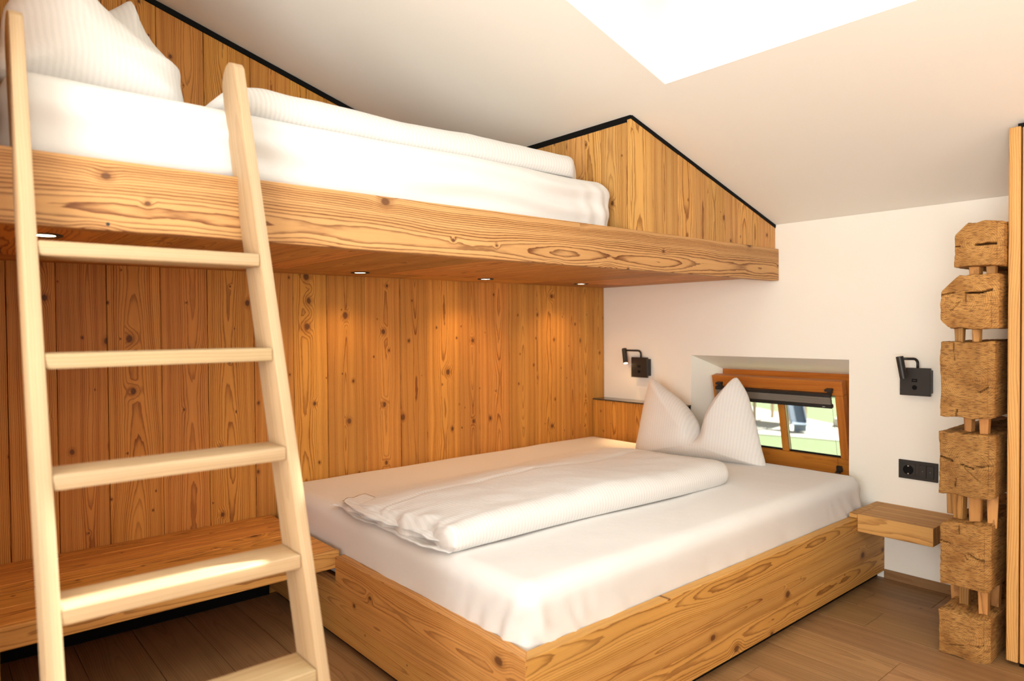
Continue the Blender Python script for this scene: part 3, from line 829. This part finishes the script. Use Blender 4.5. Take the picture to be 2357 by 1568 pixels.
bq = [(-0.127, 0.012), (-0.115, 0.12), (-0.104, 0.235), (-0.056, 0.323), (-0.015, 0.357), (0.022, 0.39), (0.055, 0.42), (0.067, 0.406), (0.081, 0.355), (0.109, 0.301),
      (0.166, 0.24), (0.178, 0.215), (0.172, 0.12), (0.165, 0.012), (0.0, 0.012)]
pw3 = pillow(bq, (0.03, 0.15), 0.075, (0.435, 2.225, 1.688), (1, 0.1, 0), (0, 0.2, 0.97), seed=5.0)
tag(pw3, 'white pillow with one pointed corner up, behind the bigger bunk pillow', 'pillow')

# ------------------------------------------------------------------ bench and low bed
bench = thing('wall_bench', 'long honey pine bench along the plank wall running into the bed', 'bench', (0.6, 2.57, 0.27))
by = [2.2745, 2.415, 2.55, 2.633, 2.77, YB - 0.0025]
for a, b in zip(by, by[1:]):
    bbox('seat_plank', (XN + 0.002, a + 0.0009, 0.280), (1.105, b - 0.0009, 0.3345), M['bench'], bench, 'x', bev=0.003)
bbox('front_edge', (XN + 0.002, 2.252, 0.272), (1.108, 2.2740, 0.3345), M['board'], bench, 'x', bev=0.002)

bed = thing('low_bed', 'low pine box bed with board sides on a recessed black plinth', 'bed', (2.1, 2.0, 0.0))
BXF, BYF, BZT = 1.0912, 1.2366, 0.3144
def mitred(name, z0, z1, which):
    t = 0.036
    if which == 'side':
        L0, L1 = BXF, XW - 0.001
        c = ((L0 + L1) / 2, BYF, (z0 + z1) / 2); h = (z1 - z0) / 2
        bm = bmesh.new()
        base = [(L0, BYF), (L1, BYF), (L1, BYF + t), (L0 + t, BYF + t)]
        mw = frame(c, (1, 0, 0), (0, 0, 1))
    else:
        L0, L1 = BYF, YB - 0.004
        c = (BXF, (L0 + L1) / 2, (z0 + z1) / 2)
        base = [(BXF, L0), (BXF, L1), (BXF + t, L1), (BXF + t, L0 + t)]
        mw = frame(c, (0, -1, 0), (0, 0, 1))
        bm = bmesh.new()
    inv = mw.inverted()
    lo = [bm.verts.new(inv @ Vector((px, py, z0))) for px, py in base]
    hi = [bm.verts.new(inv @ Vector((px, py, z1))) for px, py in base]
    bm.faces.new(lo); bm.faces.new(hi)
    for i in range(4): bm.faces.new((lo[i], lo[(i + 1) % 4], hi[(i + 1) % 4], hi[i]))
    bmesh.ops.bevel(bm, geom=list(bm.edges), offset=0.0012, segments=1, profile=0.5, affect='EDGES')
    return obj(name, to_mesh(bm, name), M['board'], bed, mw)
zz = [0.032, 0.118, 0.215, BZT]
for a, b in zip(zz, zz[1:]):
    mitred('side_board', a + 0.0002, b - 0.0002, 'side')
# foot boards: the top course stops at the bench front, the lower ones run on below it
for a, b in zip(zz[:2], zz[1:3]):
    mitred('foot_board', a + 0.0002, b - 0.0002, 'foot')
def foot_top(z0, z1, y1):
    t = 0.036; c = (BXF, (BYF + y1) / 2, (z0 + z1) / 2); mw = frame(c, (0, -1, 0), (0, 0, 1)); inv = mw.inverted(); bm = bmesh.new()
    base = [(BXF, BYF), (BXF, y1), (BXF + t, y1), (BXF + t, BYF + t)]
    lo = [bm.verts.new(inv @ Vector((px, py, z0))) for px, py in base]; hi = [bm.verts.new(inv @ Vector((px, py, z1))) for px, py in base]
    bm.faces.new(lo); bm.faces.new(hi)
    for i in range(4): bm.faces.new((lo[i], lo[(i + 1) % 4], hi[(i + 1) % 4], hi[i]))
    bmesh.ops.bevel(bm, geom=list(bm.edges), offset=0.0012, segments=1, profile=0.5, affect='EDGES')
    return obj('foot_board', to_mesh(bm, 'foot_board'), M['board'], bed, mw)
foot_top(0.2152, BZT, 2.2512)
bbox('plinth', (BXF + 0.03, BYF + 0.03, 0.0), (XW - 0.001, YB - 0.02, 0.033), M['black'], bed, 'x', bev=0)
bbox('slat_base', (BXF + 0.04, BYF + 0.04, 0.16), (XW - 0.11, YB - 0.02, 0.198), M['board'], bed, 'x', bev=0)

# head ledge beside the window
ledge = thing('head_ledge', 'low pine ledge with a dark top plate in the corner behind the bed head', 'ledge', (3.16, 2.55, 0.2))
ly = [2.245, 2.44, 2.6124, 2.79, YB - 0.0025]
for a, b in zip(ly, ly[1:]):
    bbox('plank', (3.106, a + 0.0006, 0.20), (3.126, b - 0.0006, 0.676), M['panel'], ledge, 'z')
bbox('ledge_core', (3.1265, 2.246, 0.20), (XW - 0.001, YB - 0.003, 0.675), M['black'], ledge, 'y', bev=0)
bbox('top_plate', (3.101, 2.243, 0.6765), (XW - 0.001, YB - 0.0025, 0.6835), M['darkplate'], ledge, 'y', bev=0.001)

# night shelf
shelf = thing('night_shelf', 'thick pine board shelf floating between bed side and log column', 'shelf', (3.07, 1.1, 0.26))
bbox('shelf_board', (2.932, 0.953, 0.2615), (XW - 0.001, 1.2355, 0.334), M['bunkp'], shelf, 'y', bev=0.002, seg=2)
bbox('shelf_notch', (2.932, 1.2365, 0.316), (XW - 0.001, 1.2700, 0.3338), M['bunkp'], shelf, 'y', bev=0.001)

# ------------------------------------------------------------------ ladder
LK, LY0 = 0.3202, 1.1763
LD = 0.105                     # depth measured level, front to back
ladder = thing('bunk_ladder', 'pale ash ladder with flat rungs leaning on the bunk beam', 'ladder', (0.38, 1.2, 0.0))
def stile(x0, x1):
    # side profile in (y, z): leaning board, foot cut level, notched over the beam, rounded top
    f = lambda z: LY0 + LK * z
    prof = [(f(0), 0.0), (f(0) + LD, 0.0)]
    zb = (RAIL_Y - 0.001 - LY0 - LD) / LK            # the back line reaches the beam face
    prof += [(RAIL_Y - 0.001, zb), (RAIL_Y - 0.001, 1.4975), (f(1.4975) + LD + 0.006, 1.4975)]
    prof += [(f(1.70) + LD, 1.70)]
    # rounded tip
    tipc = (f(1.705) + LD * 0.62, 1.745)
    for k in range(0, 9):
        an = math.radians(-10 + k * 100 / 8)
        prof.append((tipc[0] + 0.062 * math.cos(an) * 0.8, tipc[1] + 0.048 * math.sin(an)))
    prof += [(f(1.772) + 0.012, 1.782), (f(1.772), 1.770)]
    c = Vector(((x0 + x1) / 2, f(0.9) + LD / 2, 0.9))
    mw = frame(c, (0, LK, 1), (0, 1, 0)); inv = mw.inverted()
    bm = bmesh.new()
    A = [bm.verts.new(inv @ Vector((x0, y, z))) for y, z in prof]
    B = [bm.verts.new(inv @ Vector((x1, y, z))) for y, z in prof]
    bm.faces.new(A); bm.faces.new(B[::-1])
    for i in range(len(prof)):
        j = (i + 1) % len(prof)
        bm.faces.new((A[i], A[j], B[j], B[i]))
    bmesh.ops.bevel(bm, geom=[e for e in bm.edges], offset=0.003, segments=2, profile=0.5, affect='EDGES', clamp_overlap=True)
    o = obj('stile', to_mesh(bm, 'stile'), M['ladder'], ladder, mw)
    return auto_smooth(o, 35)
stile(0.143, 0.1685); stile(0.5945, 0.6200)
for i, zt in enumerate((1.2945, 1.0780, 0.8640, 0.6460, 0.4290, 0.2125)):
    y0 = LY0 + LK * zt - 0.001
    o = bbox('rung', (0.1687, y0, zt - 0.029), (0.5943, y0 + LD - 0.002, zt), M['ladder'], ladder, 'x', bev=0.004, seg=3)
    auto_smooth(o, 50)

# ------------------------------------------------------------------ reading lamps, socket
def reading_lamp(y0, z0, lit, label):
    """square black wall plate at (y0..y0+.118, z0..z0+.118) with bent arm and tube head"""
    t = thing('reading_lamp', label, 'wall lamp', (XW, y0 + 0.059, z0))
    bbox('wall_box', (3.181, y0 + 0.003, z0 + 0.010), (XW - 0.0005, y0 + 0.106, z0 + 0.108), M['blackmetal'], t, 'y', bev=0.002)
    pl = bbox('plate', (3.170, y0, z0), (3.1805, y0 + 0.118, z0 + 0.117), M['blackmetal'], t, 'y', bev=0.001)
    ya = y0 + 0.050
    if lit: top = Vector((3.168, y0 + 0.169, z0 + 0.166)); bot = Vector((3.150, y0 + 0.143, z0 + 0.080))
    else: top = Vector((3.112, y0 + 0.098, z0 + 0.167)); bot = Vector((3.116, y0 + 0.083, z0 + 0.075))
    d = (bot - top).normalized(); L = (bot - top).length
    pts = [(3.176, ya, z0 + 0.1165), (3.176, ya, z0 + 0.136)]
    arm_to = top + d * 0.010; dirv = Vector((arm_to.x - 3.176, arm_to.y - ya, 0)).normalized()
    for k in range(1, 9):
        an = math.radians(k * 90 / 8); q = dirv * (0.020 * (1 - math.cos(an)))
        pts.append((3.176 + q.x, ya + q.y, z0 + 0.136 + 0.020 * math.sin(an)))
    pts.append(tuple(arm_to))
    obj('arm', to_mesh(tube(pts, 0.0055, 14), 'arm', True), M['blackmetal'], t, Matrix.Identity(4))
    bot = top + d * L
    hd = obj('lamp_head', to_mesh(lathe([(0.0, 0.0), (0.0132, 0.0), (0.0145, 0.0015), (0.0145, L), (0.0115, L), (0.0115, L - 0.010), (0.0, L - 0.010)], 28), 'lamp_head'), M['blackmetal'], t,
             Matrix.Translation(top) @ d.to_track_quat('Z', 'Y').to_matrix().to_4x4())
    auto_smooth(hd, 40)
    obj('lens', to_mesh(lathe([(0.0, 0.0), (0.0113, 0.0), (0.0113, 0.004), (0.0, 0.004)], 24), 'lens'), M['lampglow'] if lit else M['mark'], hd,
        Matrix.Translation(top + d * (L - 0.005)) @ d.to_track_quat('Z', 'Y').to_matrix().to_4x4())
    bbox('usb_port', (3.1690, y0 + 0.050, z0 + 0.058), (3.1702, y0 + 0.071, z0 + 0.071), M['black'], pl, 'y', bev=0.0004)
    bbox('usb_tongue', (3.1686, y0 + 0.055, z0 + 0.0625), (3.1692, y0 + 0.066, z0 + 0.0665), M['blackmetal'], pl, 'y', bev=0)
    btn = obj('button', to_mesh(lathe([(0.0, -0.003), (0.0075, -0.003), (0.0085, -0.0015), (0.0098, -0.001), (0.0098, 0.001), (0.0, 0.001)], 28), 'button'), M['black'], pl,
              Matrix.Translation((3.170, y0 + 0.060, z0 + 0.0345)) @ Matrix.Rotation(math.radians(90), 4, 'Y'))
    if lit:
        ld = bpy.data.lights.new('reading_beam', 'SPOT'); ld.energy = 7.0; ld.color = (1.0, 0.62, 0.27)
        ld.spot_size = math.radians(62); ld.spot_blend = 1.0; ld.shadow_soft_size = 0.010
        lo = bpy.data.objects.new('reading_beam', ld); col.objects.link(lo)
        lo.parent = t; lo.matrix_basis = PINV(t) @ (Matrix.Translation(bot + d * 0.002) @ (-d).to_track_quat('Z', 'Y').to_matrix().to_4x4())
    return t
reading_lamp(2.514, 0.822, True, 'lit black reading lamp on a square plate above the ledge')
reading_lamp(1.043, 0.8185, False, 'unlit black reading lamp on a square plate with charging port and button')

sk = thing('power_socket', 'black double wall plate with a round socket and two rocker switches', 'socket', (XW, 1.1, 0.456))
bbox('frame_plate', (3.203, 1.0249, 0.4565), (XW - 0.0005, 1.1769, 0.5360), M['blackmetal'], sk, 'y', bev=0.0012)
si = bbox('socket_insert', (3.2010, 1.1088, 0.4690), (3.2032, 1.1660, 0.5225), M['blackmetal'], sk, 'y', bev=0.0008)
RX = Matrix.Rotation(math.radians(-90), 4, 'Y')
obj('socket_well', to_mesh(lathe([(0.0205, 0.0), (0.0205, 0.0010), (0.0190, 0.0010), (0.0185, -0.0004), (0.0, -0.0004)], 36), 'socket_well'), M['black'], si, Matrix.Translation((3.2005, 1.1375, 0.4958)) @ RX)
for dy in (-0.0095, 0.0095):
    obj('contact_hole', to_mesh(lathe([(0.0, 0.0002), (0.0028, 0.0002), (0.0028, -0.0008), (0.0, -0.0008)], 16), 'contact_hole'), M['black'], si, Matrix.Translation((3.2005, 1.1375 + dy, 0.4958)) @ RX)
for dz in (-0.0165, 0.0165):
    bbox('earth_clip', (3.1995, 1.1345, 0.4958 + dz - 0.0022), (3.2004, 1.1405, 0.4958 + dz + 0.0022), M['steel'], si, 'y', bev=0)
for a, b in ((1.0385, 1.0664), (1.0676, 1.0957)):
    rk_ = bbox('rocker', (3.2000, a, 0.4685), (3.2032, b, 0.5228), M['blackmetal'], sk, 'y', bev=0.0012)
    bbox('switch_mark', (3.1997, (a + b) / 2 - 0.001, 0.495), (3.2000, (a + b) / 2 + 0.001, 0.497), M['mark'], rk_, 'y', bev=0)

# ------------------------------------------------------------------ log column
logs = thing('log_column', 'column of six hewn timber log ends stacked on small wedges', 'log column', (2.8, 0.76, 0.0))
def log(y0, y1, z0, z1, x0, x1, ch, cracks, seed, tops=0.0, botc=0.0):
    """y1 is the edge away from the wardrobe; ch chamfers the near vertical edge; cracks = polylines on the cut face in (y, z)"""
    ny, nz, nxx = 60, 70, 26
    c = Vector(((x0 + x1) / 2, (y0 + y1) / 2, (z0 + z1) / 2))
    bm = bmesh.new(); vm = {}
    def P(i, j, k):
        key = (i, j, k)
        if key in vm: return vm[key]
        fx_ = (i / nxx) ** 2.0; y = y0 + (y1 - y0) * j / ny; z = z0 + (z1 - z0) * k / nz
        x = x0 + (x1 - x0) * fx_
        p = Vector((x, y, z))
        # chamfer the front edge beside the wardrobe, soften the others
        if i == 0: pass
        dy0 = p.y - y0; dy1 = y1 - p.y; dz0 = p.z - z0; dz1 = z1 - p.z; dx0 = p.x - x0
        w = ch + 0.004 * fbm((0, 0, p.z), 20, seed)
        if dy0 + dx0 < w:
            s = w - dy0 - dx0; p.y += s * 0.45; p.x += s * 0.55
        rr_ = tops
        if rr_ and dy1 + dz1 < rr_:
            s = rr_ - dy1 - dz1; p.y -= s * 0.5; p.z -= s * 0.5
        if botc and dy1 + dz0 < botc:
            s = botc - dy1 - dz0; p.y -= s * 0.5; p.z += s * 0.5
        e = 0.0035
        ds = sorted((dy0, dy1, dz0, dz1, dx0))
        if ds[0] < e and ds[1] < e:
            v = (c - p); v.x = (x1 - p.x) * 0.1; p += v.normalized() * (2 * e - ds[0] - ds[1]) * 0.35
        nv = Vector((-1 if i == 0 else 0, (-1 if j == 0 else 1 if j == ny else 0), (-1 if k == 0 else 1 if k == nz else 0)))
        p += nv * (0.0028 * fbm(p, 12, seed) + 0.0014 * fbm(p, 45, seed) + 0.0008 * fbm(p, 120, seed))
        if k == nz: p.z += 0.006 * fbm((p.x * 0.4, p.y * 2.5, 0), 14, seed + 2)
        if k == 0: p.z += 0.005 * fbm((p.x * 0.4, p.y * 2, 0), 12, seed + 4)
        if i < 4 or j == 0:
            for poly, wd, dp in cracks:
                for (ya, za), (yb, zb) in zip(poly, poly[1:]):
                    A = Vector((ya, za)); B = Vector((yb, zb)); q = Vector((y, z)); t = max(0, min(1, (q - A).dot(B - A) / max((B - A).length_squared, 1e-9)))
                    dd = (q - A - (B - A) * t).length
                    if i == 0 and dd < wd * 0.75: p.x += 1.5 * dp * (1 - dd / (wd * 0.75))
        vm[key] = bm.verts.new(p - c); return vm[key]
    def quad(a, b, c_, d): bm.faces.new((P(*a), P(*b), P(*c_), P(*d)))
    for j in range(ny):
        for k in range(nz):
            quad((0, j, k), (0, j, k + 1), (0, j + 1, k + 1), (0, j + 1, k)); quad((nxx, j, k), (nxx, j + 1, k), (nxx, j + 1, k + 1), (nxx, j, k + 1))
    for i in range(nxx):
        for k in range(nz):
            quad((i, 0, k), (i + 1, 0, k), (i + 1, 0, k + 1), (i, 0, k + 1)); quad((i, ny, k), (i, ny, k + 1), (i + 1, ny, k + 1), (i + 1, ny, k))
        for j in range(ny):
            quad((i, j, 0), (i, j + 1, 0), (i + 1, j + 1, 0), (i + 1, j, 0)); quad((i, j, nz), (i + 1, j, nz), (i + 1, j + 1, nz), (i, j + 1, nz))
    o = obj('log', to_mesh(bm, 'log'), M['log'], logs, Matrix.Translation(c))
    return auto_smooth(o, 32)
XB = XW - 0.003
log(0.660, 0.793, 1.308, 1.452, 2.619, XB, 0.030, [([(0.730, 1.378), (0.70, 1.379), (0.66, 1.379)], 0.0045, 0.05), ([(0.793, 1.378), (0.775, 1.377)], 0.003, 0.01)], 1.0, tops=0.04)
log(0.672, 0.833, 1.104, 1.282, 2.619, XB, 0.034, [([(0.758, 1.222), (0.72, 1.221), (0.672, 1.232)], 0.004, 0.03), ([(0.833, 1.218), (0.79, 1.225)], 0.003, 0.01), ([(0.80, 1.165), (0.775, 1.195)], 0.0025, 0.006), ([(0.757, 1.19), (0.758, 1.215)], 0.002, 0.006)], 2.0, tops=0.055, botc=0.03)
log(0.683, 0.832, 0.811, 1.060, 2.619, XB, 0.030, [([(0.785, 0.813), (0.781, 0.832)], 0.003, 0.012), ([(0.72, 0.895), (0.683, 0.912)], 0.003, 0.012), ([(0.793, 1.055), (0.790, 1.0)], 0.002, 0.006)], 3.0)
log(0.680, 0.835, 0.546, 0.756, 2.619, XB, 0.030, [([(0.835, 0.672), (0.795, 0.660)], 0.004, 0.016), ([(0.77, 0.652), (0.735, 0.642)], 0.003, 0.012), ([(0.725, 0.650), (0.68, 0.654)], 0.003, 0.014), ([(0.786, 0.575), (0.784, 0.600)], 0.0025, 0.008), ([(0.77, 0.65), (0.74, 0.62), (0.715, 0.60)], 0.003, 0.003)], 4.0)
log(0.690, 0.830, 0.236, 0.454, 2.619, XB, 0.030, [([(0.745, 0.355), (0.725, 0.345), (0.69, 0.338)], 0.004, 0.016), ([(0.83, 0.385), (0.80, 0.380)], 0.003, 0.010), ([(0.775, 0.445), (0.773, 0.415)], 0.002, 0.006), ([(0.757, 0.350), (0.750, 0.335)], 0.002, 0.006)], 5.0, tops=0.015)
log(0.690, 0.836, 0.0, 0.147, 2.619, XB, 0.030, [([(0.72, 0.055), (0.69, 0.058)], 0.003, 0.012), ([(0.80, 0.035), (0.76, 0.045)], 0.003, 0.006)], 6.0)
def wedge(x, y, w, z0, z1, d=0.03, tw=0.0):
    bm = box_bm(z1 - z0, w, d, 0.0015)
    for v in bm.verts:
        if v.co.x < 0: v.co.y *= 0.78
        v.co.y += 0.002 * fbm(v.co, 60, x * 9 + y * 31); v.co.z += 0.002 * fbm(v.co, 60, y * 17)
    obj('wedge', to_mesh(bm, 'wedge'), M['wedge'], logs, frame((x, y, (z0 + z1) / 2), (0, 0, 1), (math.sin(tw), math.cos(tw), 0)))
for a in [(2.675, 0.744, 0.033, 1.270, 1.322, 0.035, 0.1), (2.675, 0.699, 0.028, 1.270, 1.322), (3.0, 0.75, 0.035, 1.27, 1.322),
          (2.675, 0.790, 0.027, 1.050, 1.116, 0.028), (2.675, 0.740, 0.024, 1.050, 1.116, 0.028), (3.05, 0.72, 0.03, 1.05, 1.116),
          (2.690, 0.765, 0.026, 0.742, 0.824, 0.028, 0.15), (2.675, 0.717, 0.030, 0.742, 0.824, 0.03), (3.05, 0.73, 0.03, 0.742, 0.824),
          (2.80, 0.845, 0.040, 0.440, 0.560, 0.03), (2.70, 0.795, 0.036, 0.440, 0.560, 0.03, 0.2), (2.69, 0.745, 0.040, 0.440, 0.560, 0.035), (2.70, 0.700, 0.034, 0.440, 0.560, 0.03, -0.2),
          (2.80, 0.830, 0.045, 0.135, 0.250, 0.03), (2.74, 0.790, 0.036, 0.135, 0.250, 0.03), (2.70, 0.722, 0.032, 0.135, 0.250, 0.035), (2.80, 0.715, 0.03, 0.135, 0.250, 0.03)]:
    wedge(*a)

# ------------------------------------------------------------------ wardrobe
ward = thing('wardrobe', 'tall pine wardrobe with plank door and black plinth beside the log column', 'wardrobe', (2.95, 0.1, 0.0))
bbox('corner_post', (2.683, 0.6245, 0.0145), (2.72, 0.657, zc(2.72) - 0.012), M['wardrobe'], ward, 'z', bev=0.002)
bbox('side_panel', (2.7205, 0.630, 0.04), (XW - 0.002, 0.655, 1.60), M['wardrobe'], ward, 'z', bev=0.001)
for a, b in ((-0.02, 0.620), (-0.665, -0.025)):
    d = bbox('door', (2.684, a, 0.016), (2.706, a + 0.640 * 0.5 - 0.0008, zc(2.706) - 0.02), M['wardrobe'], ward, 'z', bev=0.0015)
    d = bbox('door', (2.684, a + 0.640 * 0.5, 0.016), (2.706, b, zc(2.706) - 0.02), M['wardrobe'], ward, 'z', bev=0.0015)
bbox('plinth', (2.700, -0.66, 0.0), (XW - 0.01, 0.624, 0.04), M['black'], ward, 'y', bev=0)
bbox('cap_strip', (2.690, -0.66, zc(2.706) - 0.019), (2.71, 0.634, zc(2.706) - 0.006), M['black'], ward, 'y', bev=0)
bbox('interior_back', (2.7065, -0.66, 0.04), (2.72, 0.6240, zc(2.72) - 0.03), M['black'], ward, 'z', bev=0)

# ------------------------------------------------------------------ outside, seen through the window: a playground below
GZ = -3.0
def flat(name, pts, z, th, mat, label, kind=None, cat=None):
    bm = bmesh.new(); vs = [bm.verts.new((x, y, z)) for x, y in pts]; f = bm.faces.new(vs)
    r = bmesh.ops.extrude_face_region(bm, geom=[f])
    bmesh.ops.translate(bm, verts=[e for e in r['geom'] if isinstance(e, bmesh.types.BMVert)], vec=(0, 0, -th))
    o = obj(name, to_mesh(bm, name), mat); return tag(o, label, cat, kind=kind)
flat('ground', [(3.6, -60), (120, -60), (120, 90), (3.6, 90)], GZ, 0.5, M['grass'], 'sunlit green lawn outside the window', 'structure')
flat('sand_pit', [(23.9, 18.0), (23.8, 14.0), (24.4, 11.8), (25.0, 8.0), (28.3, 10.0), (28.6, 13.2), (29.6, 15.0), (32.0, 19.0), (30.0, 24.0), (25.0, 23.0)], GZ + 0.03, 0.1, M['sand'], 'pale sand area around the playground slides outside', 'structure')
def slide(name, foot, top, w, mat, label):
    t = thing(name, label, 'slide', (foot[0], foot[1], GZ), None)
    foot = Vector(foot); top = Vector(top); d = (top - foot); L = d.length
    ax = d.normalized(); side = Vector((0, 0, 1)).cross(ax).normalized()
    mw = frame((0, 0, 0), ax, side); mw.translation = (foot + top) / 2
    obj('chute', to_mesh(box_bm(L, w, 0.04, 0.01), 'chute'), mat, t, mw)
    for s in (-1, 1):
        m2 = mw.copy(); m2.translation = (foot + top) / 2 + side * s * w / 2 + mw.to_3x3() @ Vector((0, 0, 0.08))
        obj('side_wall', to_mesh(box_bm(L, 0.05, 0.2, 0.01), 'side_wall'), mat, t, m2)
    flatd = Vector((ax.x, ax.y, 0)).normalized()
    m3 = frame(foot - flatd * 0.25 + Vector((0, 0, 0.02)), flatd, side)
    obj('run_out', to_mesh(box_bm(0.55, w, 0.04, 0.01), 'run_out'), mat, t, m3)
    m4 = frame(foot - flatd * 0.3 + Vector((0, 0, -0.13)), flatd, side)
    obj('foot_support', to_mesh(box_bm(0.08, w * 0.8, 0.25, 0.01), 'foot_support'), mat, t, m4)
    return t
slide('playground_slide', (25.6, 13.0, GZ + 0.32), (26.9, 14.0, GZ + 1.8), 0.55, M['slide'], 'blue grey slide with low sides on the sunlit sand outside')
slide('playground_slide', (26.0, 16.3, GZ + 0.32), (26.9, 15.6, GZ + 1.6), 0.5, M['steel'], 'pale silvery slide beside the play tower outside')
tower = thing('play_tower', 'pale timber climbing tower standing on the sand outside', 'play tower', (27.6, 14.9, GZ))
for dx in (-0.75, 0.75):
    for dy in (-0.75, 0.75):
        obj('post', to_mesh(tube([(0, 0, 0), (0, 0, 3.6)], 0.07, 10), 'post'), M['post'], tower, Matrix.Translation((27.9 + dx, 15.0 + dy, GZ)))
bbox('deck', (27.05, 14.15, GZ + 1.65), (28.75, 15.85, GZ + 1.78), M['post'], tower, 'x')
for k in range(9):
    bbox('board', (27.04, 14.2 + k * 0.18, GZ + 1.78), (27.09, 14.3 + k * 0.18, GZ + 2.6), M['post'], tower, 'z')
rr = random.Random(11)
def blob(name, c, r, mat, label, cat, group=None):
    bm = bmesh.new(); bmesh.ops.create_icosphere(bm, subdivisions=4, radius=1.0)
    for v in bm.verts:
        f = 1 + 0.35 * fbm(v.co, 1.6, c[0]) + 0.2 * fbm(v.co, 4.5, c[1])
        v.co = Vector((v.co.x * r[0] * f, v.co.y * r[1] * f, v.co.z * r[2] * f))
    o = obj(name, to_mesh(bm, name, True), mat, None, Matrix.Translation(c)); return tag(o, label, cat, group)
blob('boulder', (28.2, 12.3, GZ + 0.15), (0.5, 0.45, 0.35), M['stone'], 'pale boulder at the edge of the sand outside', 'boulder')
for k in range(7):
    blob('hedge_shrub', (41 + rr.uniform(-1, 1), 12 + k * 3.2, GZ + 1.0), (1.3, 1.35, 1.2), M['hedge'], 'dark green shrub in the row beyond the playground', 'shrub', 'shrubs beyond the playground')
